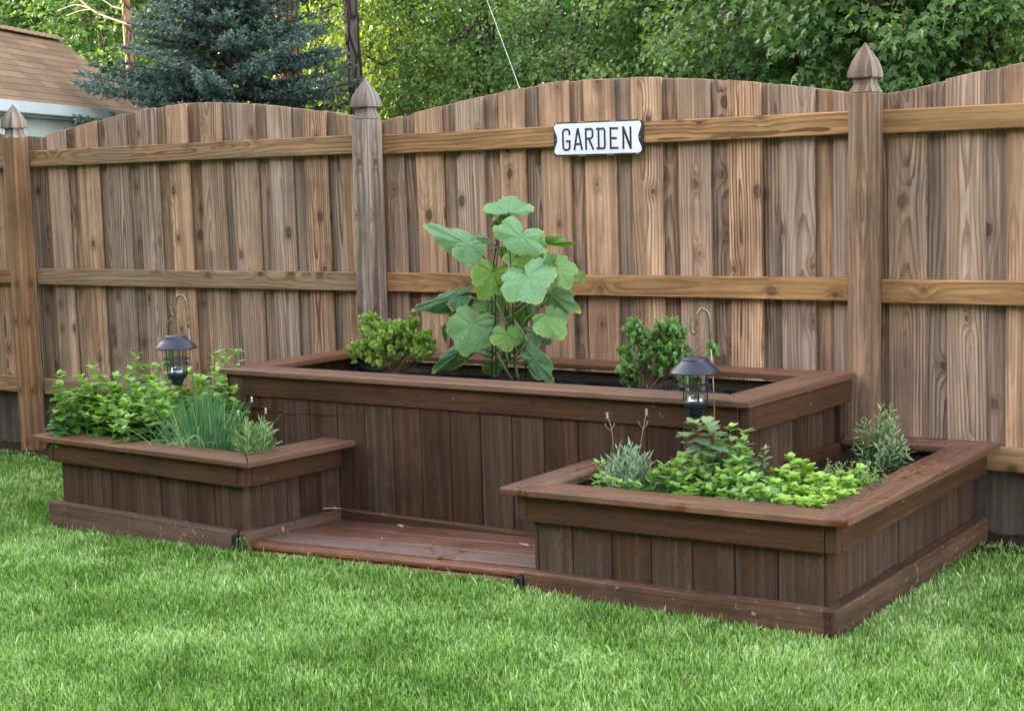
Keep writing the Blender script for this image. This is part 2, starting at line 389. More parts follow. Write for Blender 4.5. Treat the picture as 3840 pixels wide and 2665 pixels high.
def liner():
    t = NT("blue black pond liner"); p = t.geo(); n = t.noise(p, 14., 4., .65, 1.)
    return t.done(t.bsdf(t.mix(n, (.006, .008, .016), (.02, .026, .05)), .32, t.bump(n, 1., .03), spec=.5))
m_liner = liner()
def soilmat():
    t = NT("dark compost"); p = t.geo(); n = t.noise(p, 60., 5., .7); v = t.voro(p, 90.)
    c = t.mix(n, (.018, .012, .008), (.075, .05, .034)); c = t.mix(t.rng(v, .18, .1), c, (.12, .085, .055))
    return t.done(t.bsdf(c, .95, t.bump(t.sub(n, v), 1., .012), spec=.1))
m_soil = soilmat()
def lawnbase():
    t = NT("lawn thatch"); p = t.geo(); n = t.noise(p, 40., 4., .7)
    return t.done(t.bsdf(t.mix(n, (.03, .06, .014), (.09, .15, .035)), .95, t.bump(n, 1., .02), spec=.1))
m_lawn = lawnbase()
m_enamel = plain("white enamel", (.78, .80, .86), .28, nscale=12, namt=.03)
m_sblack = plain("chipped black enamel edge", (.02, .018, .018), .4, nscale=60, namt=.5)
m_ink = plain("black pressed letters", (.022, .024, .032), .4, nscale=90, namt=.5)
m_rust = plain("bare rusty metal", (.30, .24, .22), .6, nscale=160, namt=.5, metal=.2)
m_lamp = plain("dark blue grey powder coated metal", (.014, .018, .032), .36, nscale=60, namt=.08, spec=.5)
m_hook = plain("black coated steel rod", (.22, .165, .11), .3, metal=.6, nscale=50, namt=.4)
m_rod = plain("bronze worn steel rod", (.30, .24, .17), .35, metal=.7, nscale=30, namt=.4)
m_wire = plain("pale rope wire", (.62, .62, .58), .6)
def glassm():
    t = NT("thin lantern glass"); tr = t.node('ShaderNodeBsdfTransparent'); tr.inputs[0].default_value = (.93, .95, .95, 1); g = t.node('ShaderNodeBsdfGlossy'); g.inputs['Roughness'].default_value = .04
    lw = t.node('ShaderNodeLayerWeight'); lw.inputs['Blend'].default_value = .35; m = t.node('ShaderNodeMixShader'); t.put(m.inputs[0], t.add(t.mul(lw.outputs['Fresnel'], .8), .05)); t.t.links.new(tr.outputs[0], m.inputs[1]); t.t.links.new(g.outputs[0], m.inputs[2])
    return t.done(m.outputs[0])
m_glass = glassm()
m_refl = plain("silver reflector", (.8, .8, .82), .22, metal=.9, nscale=150, namt=.25, bump=.4)
# ------------------------------------------------------------------ ground
GX = [-40, -4, -2.4, -.66, .6, 1.2, 1.95, 2.5, 3., 4.5, 40]; GZ = [-.12, -.11, -.098, -.082, -.042, -.028, -.014, -.026, -.038, -.035, -.03]
def gz(x, y):
    x = np.asarray(x, float); y = np.asarray(y, float)
    return np.interp(x, GX, GZ)+.010*np.sin(x*1.7+y*2.1)*np.clip((-1.6-y), 0, 1)+np.clip(-y-1.6, 0, 3)*-.008
def grid(name, x0, x1, y0, y1, nx, ny, zf, mat, parent=None, **k):
    xs = np.linspace(x0, x1, nx); ys = np.linspace(y0, y1, ny); X, Y = np.meshgrid(xs, ys); V = np.stack([X.ravel(), Y.ravel(), zf(X, Y).ravel()], 1)
    i = np.arange(nx*ny).reshape(ny, nx); F = np.stack([i[:-1, :-1], i[:-1, 1:], i[1:, 1:], i[1:, :-1]], -1).reshape(-1, 4)
    return mk(name, V, F, V[:, :2].copy(), None, None, mat, parent, org=(0, 0, 0) if parent is None else None, smooth=True, **k)
def far_ground():
    xs = np.array([-400, -150, -60, -30, -15, -8, -5]+list(np.linspace(-4, 6, 101))+[8, 15, 30, 60, 150, 400.]); ys = np.array([-400, -150, -60, -30, -15, -9]+list(np.linspace(-6, 1, 71))+[3, 6, 10, 15, 30, 60, 150, 400.])
    X, Y = np.meshgrid(xs, ys); V = np.stack([X.ravel(), Y.ravel(), gz(X, Y).ravel()], 1); nx, ny = len(xs), len(ys)
    i = np.arange(nx*ny).reshape(ny, nx); F = np.stack([i[:-1, :-1], i[:-1, 1:], i[1:, 1:], i[1:, :-1]], -1).reshape(-1, 4)
    return mk('ground', V, F, None, None, None, m_lawn, org=(0, 0, 0), smooth=True)
tag(far_ground(), 'lawn soil and thatch of the garden', kind='structure')
def mulch(name, x0, x1, y0, y1, n, lab):
    o = grid(name, x0, x1, y0, y1, n, max(6, int(n*(y1-y0)/(x1-x0))), lambda X, Y: gz(X, Y)+.008+.016*rng.random(X.shape), m_soil)
    return tag(o, lab, kind='structure')
mulch('soil', -6., 3.6, -.22, .12, 260, 'dark bare soil strip along the foot of the fence')

# ------------------------------------------------------------------ fence
fence = thing('wooden_fence', 'tall board on board pine fence with arched tops and pointed posts behind the planters', 'fence', (0, 0, 0))
def arch(keys): 
    X, Z = zip(*keys); return lambda x: np.interp(x, X, Z)
topL = arch([(-2.6, 1.612), (-2.456, 1.641), (-2.179, 1.682), (-1.935, 1.72), (-1.687, 1.747), (-1.45, 1.768), (-1.208, 1.778), (-.976, 1.77), (-.74, 1.748), (-.482, 1.716), (-.265, 1.686), (-.05, 1.652)])
topM = arch([(0, 1.615), (.086, 1.629), (.266, 1.658), (.506, 1.693), (.768, 1.725), (.959, 1.743), (1.192, 1.755), (1.494, 1.747), (1.871, 1.711), (2.095, 1.68), (2.253, 1.655), (2.45, 1.622)])
topR = arch([(2.5, 1.612), (2.701, 1.645), (2.921, 1.684), (3.08, 1.706), (3.4, 1.742), (3.75, 1.755), (4.1, 1.742), (4.5, 1.70), (5.0, 1.61)])
topF = lambda x: topL(np.asarray(x)+2.5)
def pickets(fronts, x0, x1, top, lab=None):
    a = MB(); b = MB(); k = MB()
    def mkp(mb, xa, xb, y, zb=.215, zt=None, tilt=0., mat=0):
        seed = nseed(); zt = 1.5
        ta, tb = float(top(xa)), float(top(xb)); dy = rng.normal(0, .0015); ro = rng.normal(0, .003); lean = rng.normal(0, .0008)
        def w(V):
            V = V.copy(); up = V[:, 2] > 1.4
            V[up, 2] += ta+(tb-ta)*(V[up, 0]-xa)/(xb-xa)-zt+jt
            V[:, 1] += dy+ro*(V[:, 0]-xa)/(xb-xa); V[:, 0] += lean*(V[:, 2]-.8)*3
            return V
        jt = rng.normal(0, .0015)
        box(mb, (xa, y, zb), (xb, y+.017, zt), 2, .0025, seed, 0., w)
    ed = []
    for (xa, xb) in fronts: mkp(a, xa, xb, .040); ed.append((xa, xb))
    gaps = [(ed[i][1], ed[i+1][0]) for i in range(len(ed)-1)]
    if x0 < ed[0][0]-.01: gaps.insert(0, (x0-.05, ed[0][0]))
    if x1 > ed[-1][1]+.01: gaps.append((ed[-1][1], x1+.05))
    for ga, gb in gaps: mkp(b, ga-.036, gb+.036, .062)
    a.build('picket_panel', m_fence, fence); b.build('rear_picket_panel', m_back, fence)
    x = x0-.03; kz = float(gz((x0+x1)/2, 0))
    while x < x1:
        w_ = .20+rng.random()*.03; xe = min(x+w_, x1+.03); box(k, (x, .062+rng.normal(0, .002), kz-.06), (xe-.004, .080, .235), 2, .002); x = xe
    k.build('kick_board', m_kick, fence)
Lf = [(-2.402, -2.182), (-2.102, -1.93), (-1.858, -1.692), (-1.603, -1.461), (-1.376, -1.22), (-1.137, -.986), (-.9, -.749), (-.666, -.514), (-.429, -.282), (-.2, -.02)]
Lf[0] = (-2.335, -2.187)
Mf = [(.085, .191), (.262, .414), (.498, .647), (.737, .875), (.958, 1.107), (1.184, 1.335), (1.414, 1.560), (1.639, 1.788), (1.869, 2.016), (2.098, 2.243), (2.321, 2.46)]
Rf = [(2.545, 2.694), (2.772, 2.918), (2.996, 3.148)]+[(3.224+i*.227, 3.372+i*.227) for i in range(7)]
Ff = [(-2.62-i*.227, -2.47-i*.227) for i in range(1, 11)][::-1]
pickets(Lf, -2.43, -.02, topL); pickets(Mf, .06, 2.46, topM); pickets(Rf, 2.5, 4.85, topR); pickets(Ff, -4.95, -2.5, topF)
def rail(x0, x1, z, zz, h=.0885, bow=0.):
    mb = MB(); 
    def w(V):
        V = V.copy(); t = (V[:, 0]-x0)/(x1-x0); V[:, 2] += (zz-z)*t+bow*np.sin(t*PI); return V
    box(mb, (x0, 0, z), (x1, .038, z+h), 0, .004, warp=w); mb.build('rail', m_rail, fence)
for x0, x1, zt in ((-4.95, -2.52, (1.484, 1.486)), (-2.44, .01, (1.489, 1.482)), (.095, 2.455, (1.474, 1.473)), (2.53, 4.9, (1.470, 1.470))):
    rail(x0, x1, *zt); rail(x0, x1, .838 if x0 < 2 else .834, .838 if x0 < 2 else .834); rail(x0, x1, .222, .222)
def post(x0, x1, zs, lean=0., mat=None):
    mb = MB(); xc = (x0+x1)/2; h = (x1-x0)/2; yc = -.057; hy = .05
    def w(V): V = V.copy(); V[:, 0] += lean*(V[:, 2]-.85); return V
    box(mb, (xc-h, yc-hy, -.25), (xc+h, yc+hy, zs-.002), 2, .004, warp=w)
    p = mb.build('post', mat or m_post, fence)
    V = []; F = []; f = MB(); lx = lean*(zs-.85)
    prof = [(0, .985), (.004, .96), (.010, .90), (.018, .80), (.028, .70), (.042, .67), (.048, .69), (.0525, .78), (.0535, .99), (.056, 1.02), (.066, 1.02), (.080, .985), (.098, .90), (.118, .74), (.138, .54), (.158, .32), (.174, .13), (.184, .025)]
    for z, s in prof:
        for sx, sy in ((-1, -1), (1, -1), (1, 1), (-1, 1)):
            V.append((xc+lx+sx*h*s, yc+sy*hy*s, zs+z))
    n = len(prof)
    for i in range(n-1):
        for k in range(4): j = (k+1) % 4; F.append((i*4+k, i*4+j, i*4+4+j, i*4+4+k))
    F.append(tuple(range(n*4-4, n*4))); F.append((3, 2, 1, 0)); V = np.array(V)
    f.add(V, F, face_uv(V, F, 2), nseed()); f.build('finial', m_fin, p)
post(-2.535, -2.433, 1.648, 0., m_postl); post(-.002, .102, 1.637, .012, m_postm); post(2.441, 2.537, 1.624, .012); post(4.86, 4.96, 1.62); post(-5.05, -4.95, 1.65)
# ------------------------------------------------------------------ planters
DIM = {1: dict(x0=-.7044, x1=.6614, y0=-1.5207, y1=-.10, z=.3203, ox=.0641, oy=.0324, gx=.0471, gy=.0389, h=.1105, r=-.0565, piv=(.6614, -1.5207), w=.15, ws=.178),
       2: dict(x0=-.0395, x1=2.4794, y0=-.9854, y1=-.1174, z=.5808, ox=.012, oy=.0286, gx=.045, gy=.012, h=.1123, r=-.0086, piv=(2.4794, -.1174), w=.15, ws=.15),
       3: dict(x0=1.8427, x1=3.0530, y0=-1.5123, y1=-.02, z=.3359, ox=.0433, oy=.0372, gx=.0443, gy=.0316, h=.1163, r=.0353, piv=(3.0530, -1.5123), w=.15, ws=.15)}
def xform(n):
    d = DIM[n]; r = d['r']; px, py = d['piv']; c, s = math.cos(math.atan(r)), math.sin(math.atan(r))
    def f(V):
        V = np.array(V, float); dx = V[:, 0]-px; dy = V[:, 1]-py
        return np.stack([px+c*dx-s*dy, py+s*dx+c*dy, V[:, 2]], 1)
    return f
T_ = .024
def planter(n, name, label, sx_front, sy_right, capm, sidem, zb, base=True, wall_right=None, sy_left=None):
    d = DIM[n]; x0, x1, y0, y1, z = d['x0'], d['x1'], d['y0'], d['y1'], d['z']; w, ws = d['w'], d['ws']
    xf = xform(n); p = thing(name, label, 'planter', tuple(xf([((x0+x1)/2, (y0+y1)/2, float(gz((x0+x1)/2, -1)))])[0]))
    def B(mb, nm, mat, par=p): return mb.build(nm, mat, par, xf=xf)
    # cap: four mitred boards
    yR = y1 if wall_right is None else wall_right[0]; yL = y1 if wall_right is None else wall_right[1]
    q = MB(); prism(q, [(x0, y0), (x1, y0), (x1-ws, y0+w), (x0+w, y0+w)], z-T_, z, 0); B(q, 'cap_board', capm)
    q = MB(); prism(q, [(x1, y0), (x1, yR), (x1-ws, yR-(w if wall_right is None or wall_right[2] else 0)), (x1-ws, y0+w)], z-T_, z, 1); B(q, 'cap_board', capm)
    q = MB(); prism(q, [(x0, y0), (x0+w, y0+w), (x0+w, yL-(w if wall_right is None or wall_right[3] else 0)), (x0, yL)], z-T_, z, 1); B(q, 'cap_board', capm)
    if wall_right is None: q = MB(); prism(q, [(x0, y1), (x0+w, y1-w), (x1-w, y1-w), (x1, y1)], z-T_, z, 0); B(q, 'cap_board', capm)
    else:
        a, b = wall_right[4]; q = MB()
        if wall_right[2]: prism(q, [(a, y1), (a, y1-w), (x1-ws, y1-w), (x1, y1)], z-T_, z, 0)
        else: prism(q, [(x0, y1), (x0+w, y1-w), (b, y1-w), (b, y1)], z-T_, z, 0)
        B(q, 'cap_board', capm)
    fx0, fx1, fy0 = x0+d['ox'], x1-d['ox'], y0+d['oy']; bx0, bx1, by0 = fx0+d['gx'], fx1-d['gx'], fy0+d['gy']
    tf = min(.02, d['gy']*.9); h = d['h']
    q = MB(); box(q, (fx0+.042, fy0, z-h), (fx1-.042, by0-.001, z-T_-.001), 0, .003); B(q, 'fascia_board', m_fascia)
    q = MB(); box(q, (fx1-.040, fy0+.002, z-h+.001), (fx1-.002, fy0+.04, z-T_-.001), 2, .003); B(q, 'corner_block', m_side); q = MB(); box(q, (fx0+.002, fy0+.002, z-h+.001), (fx0+.040, fy0+.04, z-T_-.001), 2, .003); B(q, 'corner_block', m_side)
    q = MB(); box(q, (bx1+.001, fy0+.0405, z-h), (fx1, yR-.02, z-T_-.001), 1, .003); B(q, 'fascia_board', m_fascia)
    q = MB(); box(q, (fx0, fy0+.0405, z-h), (bx0-.001, yL-.02, z-T_-.001), 1, .003); B(q, 'fascia_board', m_fascia)
    q = MB()
    for a, b in zip(sx_front[:-1], sx_front[1:]):
        j = rng.normal(0, .0012); box(q, (a+.0015, by0+j, zb-.06), (b-.0015, by0+.018+j, z-T_-.004), 2, .003)
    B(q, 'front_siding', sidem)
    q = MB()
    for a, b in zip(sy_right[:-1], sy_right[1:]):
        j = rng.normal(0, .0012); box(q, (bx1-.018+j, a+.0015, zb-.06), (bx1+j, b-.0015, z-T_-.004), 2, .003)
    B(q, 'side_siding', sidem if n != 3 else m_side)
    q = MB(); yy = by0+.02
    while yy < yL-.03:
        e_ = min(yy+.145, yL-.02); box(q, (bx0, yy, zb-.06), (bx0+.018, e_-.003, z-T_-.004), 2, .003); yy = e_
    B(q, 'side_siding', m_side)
    q = MB(); yb = y1-w*.5; box(q, (bx0+.02, yb, zb-.06), (bx1-.02, yb+.02, z-T_-.02), 0, .003)
    box(q, (bx0+.02, yb-.021, z-T_-.065), (bx1-.02, yb-.001, z-T_-.028), 0, .003); B(q, 'back_board', m_kick)
    if base:
        pr = .05; q = MB()
        box(q, (bx0-pr if n == 1 else bx0-.012, by0-pr, zb-.13), (bx1+(-.035 if n == 1 else pr-.012), by0-.003, zb), 0, .006); B(q, 'base_board', m_base)
        q = MB(); box(q, (bx1+.001, by0-pr-(.0 if n == 3 else -.012), zb-.13), (bx1+pr, yR-.03, zb+.002), 1, .006); B(q, 'base_board', m_base)
    return p, B, (bx0, bx1, by0)
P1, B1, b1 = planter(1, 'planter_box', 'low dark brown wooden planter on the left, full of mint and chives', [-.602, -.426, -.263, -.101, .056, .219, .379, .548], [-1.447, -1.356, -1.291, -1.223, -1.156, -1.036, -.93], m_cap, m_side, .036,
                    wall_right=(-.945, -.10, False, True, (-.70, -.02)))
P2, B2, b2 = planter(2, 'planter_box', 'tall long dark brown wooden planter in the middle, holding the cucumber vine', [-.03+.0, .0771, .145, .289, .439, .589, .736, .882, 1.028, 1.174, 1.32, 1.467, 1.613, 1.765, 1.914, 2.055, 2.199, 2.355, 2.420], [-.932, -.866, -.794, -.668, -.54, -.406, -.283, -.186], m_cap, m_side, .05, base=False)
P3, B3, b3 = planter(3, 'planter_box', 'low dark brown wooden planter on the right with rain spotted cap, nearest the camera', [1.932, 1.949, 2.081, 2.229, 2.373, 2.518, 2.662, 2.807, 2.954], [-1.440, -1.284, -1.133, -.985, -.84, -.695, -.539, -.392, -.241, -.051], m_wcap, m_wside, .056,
                    wall_right=(-.02, -.935, True, False, (2.50, 0)))
# middle planter: rear corner post on the right side, corner trim, floor trim, liner
q = MB(); box(q, (2.395, -.150, -.05), (2.430, -.105, .545), 2, .003); B2(q, 'corner_post', m_side)
q = MB(); box(q, (.0, -.962, -.05), (.075, -.940, .545), 2, .003); B2(q, 'corner_post', m_side)
q = MB(); box(q, (.60, -.985, -.06), (1.90, -.958, .038), 0, .005); B2(q, 'floor_trim', m_base)
q = MB(); box(q, (2.425, -.62, .262), (2.445, -.14, .318), 1, .004); B2(q, 'ledger_board', m_fascia)
def liner_box(d, zt, zb_):
    V = []; F = []; n_ = 46; mb = MB(); x0, x1, y0, y1 = d
    P = []
    for a, b, k in (((x0, y0), (x1, y0), n_), ((x1, y0), (x1, y1), n_//2), ((x1, y1), (x0, y1), n_), ((x0, y1), (x0, y0), n_//2)):
        for i in range(k): t = i/k; P.append((a[0]+(b[0]-a[0])*t, a[1]+(b[1]-a[1])*t))
    m = len(P); c = ((x0+x1)/2, (y0+y1)/2)
    for j, z in enumerate(np.linspace(zt, zb_, 6)):
        for i, (x, y) in enumerate(P):
            o = rng.normal(0, .004)-.003; V.append((x+(o if x > c[0] else -o), y+(o if y > c[1] else -o), z+(rng.normal(0, .004) if j == 0 else 0)))
    for j in range(5):
        for i in range(m): k = (i+1) % m; F.append((j*m+i, j*m+m+i, j*m+m+k, j*m+k))
    mb.add(V, F); return mb
lb = liner_box((.05, 2.385, -.925, -.215), .50, .36); B2(lb, 'pond_liner', m_liner).data.polygons.foreach_set('use_smooth', [True]*(len(lb.F)))
lb = liner_box((1.98, 2.92, -1.40, -.13), .275, .22); B3(lb, 'pond_liner', m_liner)
# black plastic corner joints, and shaded gap made as black ribs, at base board ends
def joint(B, x, y, z, n=5):
    mb = MB()
    for i in range(n):
        a = i*.0085; box(mb, (x-.022+a, y-.02-(.003 if i % 2 else 0), z-.12), (x-.022+a+.0075, y+.03, z), 2, .002)
    B(mb, 'joint_and_gap', m_black)
joint(B1, .545, -1.474, .024, 3); joint(B3, 1.905, -1.478, .036, 4); joint(B3, 2.996, -1.468, .048, 2)  # the last puts black ribs where there is only a dark gap
def soilbed(name, lab, x0, x1, y0, y1, z, amp=.012, nx=None):
    n = int((x1-x0)/.02)
    o = grid(name, x0, x1, y0, y1, n, int((y1-y0)/.02), lambda X, Y: z+amp*(np.sin(X*9+Y*5)*.4+rng.random(X.shape)), m_soil); return tag(o, lab, kind='structure')
soilbed('soil', 'dark compost filling the left planter', -.62, .50, -1.40, -.99, .262); soilbed('soil', 'dark compost at the back of the left planter', -.62, -.02, -.99, -.16, .262)
soilbed('soil', 'dark compost filling the middle planter', .03, 2.40, -.93, -.20, .405)
soilbed('soil', 'dark compost filling the front of the right planter', 1.99, 2.90, -1.42, -.96, .272); soilbed('soil', 'dark compost at the back of the right planter', 2.445, 2.89, -.96, -.12, .262)
# ------------------------------------------------------------------ low deck step between the planters
D = thing('deck_step', 'low wet red brown deck step between the two low planters', 'deck', (1.2, -1.25, float(gz(1.2, -1.25))))
def dk(V):
    V = np.array(V); V[:, 2] += (V[:, 0]-1.2)*.026; V[:, 1] += (V[:, 0]-.6)*.020; return V
ys = [-1.395, -1.255, -1.115, -.985]
for i, (a, b) in enumerate(zip(ys[:-1], ys[1:])):
    q = MB(); box(q, (.560, a+.001, -.05), (1.93, b-.001, .013+rng.normal(0, .0005)), 0, .0015); q.build('deck_board', m_deck, D, xf=dk)
q = MB()
prof = [(-1.399, .011), (-1.420, .012), (-1.434, .010), (-1.441, .003), (-1.443, -.006), (-1.440, -.013), (-1.437, -.016)]
V = []; F = []; n_ = 40
for i in range(n_+1):
    x = .555+(1.86-.555)*i/n_
    for y, z in prof: V.append((x, y+rng.normal(0, .0006), z+rng.normal(0, .0006)))
k_ = len(prof)
for i in range(n_):
    for j in range(k_-1): F.append((i*k_+j, i*k_+j+1, (i+1)*k_+j+1, (i+1)*k_+j))
V = np.array(V); V[:, 1] -= .02
q.add(V, F, np.stack([V[:, 1]+V[:, 2], V[:, 0]], 1), nseed())
o = q.build('deck_nosing', m_nose, D, xf=dk)
q = MB(); box(q, (.55, -1.478, -.09), (1.86, -1.452, -.018), 0, .008); q.build('edge_board', m_nose, D, xf=dk)
q = MB(); box(q, (.59, -1.452, -.09), (1.855, -1.40, -.012), 0, .003); q.build('joist', m_side, D, xf=dk)
# ------------------------------------------------------------------ sign
sx0, sx1, sz0, sz1 = 1.063, 1.503, 1.430, 1.574
S_ = thing('garden_sign', 'white enamel street style sign with black letters reading GARDEN on the top rail', 'sign', ((sx0+sx1)/2, -.012, sz0))
def outline(x0, x1, z0, z1, r, notch, n=7):
    pts = []; zc = (z0+z1)/2
    for cx_, cz_, a0 in ((x1-r, z0+r, -90), (x1-r, z1-r, 0), (x0+r, z1-r, 90), (x0+r, z0+r, 180)):
        for i in range(n): a = math.radians(a0+90*i/(n-1)); pts.append((cx_+r*math.cos(a), cz_+r*math.sin(a)))
        if notch and a0 == -90:
            for t in np.linspace(.12, .88, 13): pts.append((x1-notch*math.sin(PI*t)**1.6, z0+r+(z1-z0-2*r)*t))
        if notch and a0 == 90:
            for t in np.linspace(.12, .88, 13): pts.append((x0+notch*math.sin(PI*t)**1.6, z1-r-(z1-z0-2*r)*t))
    return pts
def plate(pts, y0, y1, mb, crown=0.):
    P = np.array(pts); n = len(P); c = P.mean(0); V = [(x, y1, z) for x, z in P]+[(x, y0+.0012, z) for x, z in P]
    P2_ = c+(P-c)*np.array([.994, .985]); V += [(x, y0, z) for x, z in P2_]
    F = [(i, (i+1) % n, n+(i+1) % n, n+i) for i in range(n)]+[(n+i, n+(i+1) % n, 2*n+(i+1) % n, 2*n+i) for i in range(n)]+[tuple(range(2*n, 3*n))]
    mb.add(V, F)
def signxf(V):
    V = np.array(V); V[:, 2] += (V[:, 0]-1.283)*-.010; return V
q = MB(); plate(outline(sx0, sx1, sz0, sz1, .016, 0), -.012, -.001, q); q.build('black_backing', m_sblack, S_, xf=signxf)
q = MB(); plate(outline(sx0+.004, sx1-.004, sz0+.007, sz1-.007, .016, .016), -.0155, -.0125, q); q.build('white_face', m_enamel, S_, xf=signxf)
def stroke(mb, pts, w, y=-.0162):
    """flat embossed stroke with thickness"""
    P = np.array(pts, float); n = len(P); T = np.gradient(P, axis=0); T = unit(T); N = np.stack([-T[:, 1], T[:, 0]], 1)
    P = P.copy(); P[0] -= T[0]*w*.3; P[-1] += T[-1]*w*.3
    L = P+N*w/2; R_ = P-N*w/2; V = [(x, y, z) for x, z in L]+[(x, y, z) for x, z in R_]+[(x, y+.001, z) for x, z in L]+[(x, y+.001, z) for x, z in R_]
    F = []
    for i in range(n-1): F += [(i, i+1, n+i+1, n+i), (2*n+i, i+2*n+1, i+1, i), (n+i, n+i+1, 3*n+i+1, 3*n+i)]
    F += [(0, n, 3*n, 2*n), (n-1, 3*n-1+0, 4*n-1, 2*n-1)][:1]
    mb.add(V, F)
def letters():
    z0, z1 = 1.4565, 1.543; H = z1-z0; W = .0335; st = .0092
    xs = [1.113, 1.172, 1.229, 1.289, 1.351, 1.413]
    def arc(cx_, cz_, rx, rz, a0, a1, n=8): return [(cx_+rx*math.cos(math.radians(a)), cz_+rz*math.sin(math.radians(a))) for a in np.linspace(a0, a1, n)]
    out = {}
    for ch, x in zip('GARDEN', xs):
        mb = MB(); r = W*.42; a, b = x, x+W
        j = len(mb.F)
        if ch == 'G':
            stroke(mb, [(b, z0+H*.74), (b, z1-r)]+arc(b-r, z1-r, r, r, 20, 90)+arc(a+r, z1-r, r, r, 90, 180)+arc(a+r, z0+r, r, r, 180, 270)+arc(b-r, z0+r, r, r, 270, 350)+[(b, z0+H*.42)], st)
            stroke(mb, [(b+st*.3, z0+H*.42), (a+W*.52, z0+H*.42)], st, -.0164)
        if ch == 'A':
            m = (a+b)/2; stroke(mb, [(a-.002, z0), (m-.001, z1)], st); stroke(mb, [(m+.001, z1), (b+.003, z0)], st, -.0164); stroke(mb, [(a+W*.2, z0+H*.27), (b-W*.2, z0+H*.27)], st, -.0166)
        if ch == 'R':
            stroke(mb, [(a, z0), (a, z1)], st); stroke(mb, [(a, z1-st*.3), (b-r, z1-st*.3)]+arc(b-r, z1-r, r, r, 75, 0)+arc(b-r, z0+H*.52+r, r, r, 0, -90)+[(a, z0+H*.52)], st, -.0164)
            stroke(mb, [(a+W*.45, z0+H*.5), (b+.002, z0)], st, -.0166)
        if ch == 'D':
            stroke(mb, [(a+.003, z0), (a+.003, z1)], st); stroke(mb, [(a-.006, z1-st*.3), (b-r, z1-st*.3)]+arc(b-r, z1-r, r, r, 75, 0)+arc(b-r, z0+r, r, r, 0, -75)+[(b-r, z0+st*.3), (a-.006, z0+st*.3)], st, -.0164)
        if ch == 'E':
            stroke(mb, [(a, z0), (a, z1)], st); 
            for f, l in ((0, 1.05), (.5, .85), (1, 1.05)): stroke(mb, [(a, z0+st*.3+(H-st*.6)*f), (a+W*l, z0+st*.3+(H-st*.6)*f)], st, -.0164)
        if ch == 'N':
            stroke(mb, [(a, z0), (a, z1)], st); stroke(mb, [(b+.002, z0), (b+.002, z1)], st, -.0162); stroke(mb, [(a, z1), (b+.002, z0)], st*1.15, -.0164)
        mb.build('letter', m_ink, S_, xf=signxf)
letters()
q = MB()
for x, z, w_ in ((1.20, 1.5725, .034), (1.36, 1.5725, .032), (1.492, 1.570, .014), (1.075, 1.571, .012), (1.205, 1.4325, .040), (1.345, 1.4325, .034), (1.478, 1.4335, .014)):
    q = MB(); box(q, (x-w_/2, -.0128, z-.0022), (x+w_/2, -.008, z+.0022), 0, .0012); q.build('rust_chip', m_rust, S_, xf=signxf)

q = MB()
for x in (sx0+.012, sx1-.012): q = MB(); tube(q, [(x, -.0145, 1.502), (x, -.011, 1.502)], .0035, 8); q.build('screw', m_rust, S_, xf=signxf)
# ------------------------------------------------------------------ hooks and lanterns
def lantern(c, yaw, label):
    """c: point where the bail hangs on the hook"""
    x, y, z = c; k = .000279*1.0; t = thing('hanging_lantern', label, 'lantern', (x, y, z-.275), 'solar lanterns on hooks')
    base = np.array([x, y, 0]); zs = z-.088     # shoulder height
    R_ = lambda px: px*.000279
    q = MB(); lathe(q, [(.0001, zs+.010), (.043, zs+.009), (.0455, zs+.006), (.0458, zs+.001), (.046, zs-.001), (.060, zs-.013), (.075, zs-.027), (.0845, zs-.037), (.0862, zs-.041), (.0845, zs-.0425), (.078, zs-.038), (.060, zs-.024), (.040, zs-.010), (.0001, zs-.008)], base, 48)
    q.build('lamp_shade', m_lamp, t, smooth=True)
    q = MB(); lathe(q, [(.0345, zs-.022), (.0345, zs-.137)], base, 32); q.build('glass', m_glass, t, smooth=True)
    q = MB(); a0 = .5+yaw
    for i in range(4):
        a = a0+i*PI/2; p = base+np.array([math.cos(a)*.0405, math.sin(a)*.0405, 0]); tube(q, [p+[0, 0, zs-.030], p+[0, 0, zs-.145]], .0024, 6)
    ring(q, base+[0, 0, zs-.083], .0515, .0026); ring(q, base+[0, 0, zs-.105], .0515, .0026)
    for i in range(4):
        a = a0+i*PI/2; u_ = np.array([math.cos(a), math.sin(a), 0])
        for zz in (.083, .105): tube(q, [base+u_*.037+[0, 0, zs-zz], base+u_*.050+[0, 0, zs-zz]], .0026, 6)
    q.build('cage', m_lamp, t, smooth=True)
    q = MB(); lathe(q, [(.0001, zs-.136), (.030, zs-.137), (.042, zs-.136), (.0425, zs-.140), (.0425, zs-.146), (.038, zs-.152), (.035, zs-.162), (.028, zs-.164), (.026, zs-.170), (.019, zs-.190), (.0001, zs-.191)], base, 36); q.build('base_cup', m_lamp, t, smooth=True)
    q = MB(); lathe(q, [(.0335, zs-.135), (.030, zs-.127), (.018, zs-.119), (.0001, zs-.115)], base, 24); q.build('reflector', m_refl, t, smooth=True)
    u_ = np.array([RT[0], RT[1], 0]); u_ /= np.linalg.norm(u_); q = MB()
    pts = [base+u_*sx+[0, 0, zs+sz] for sx, sz in ((-.046, -.004), (-.046, .012), (-.040, .040), (-.028, .062), (-.012, .078), (0, .086), (.012, .078), (.028, .062), (.040, .040), (.046, .012), (.046, -.004))]
    tube(q, smooth_path(pts, 5), .0016, 6); q.build('bail_handle', m_hook, t, smooth=True)
    return t
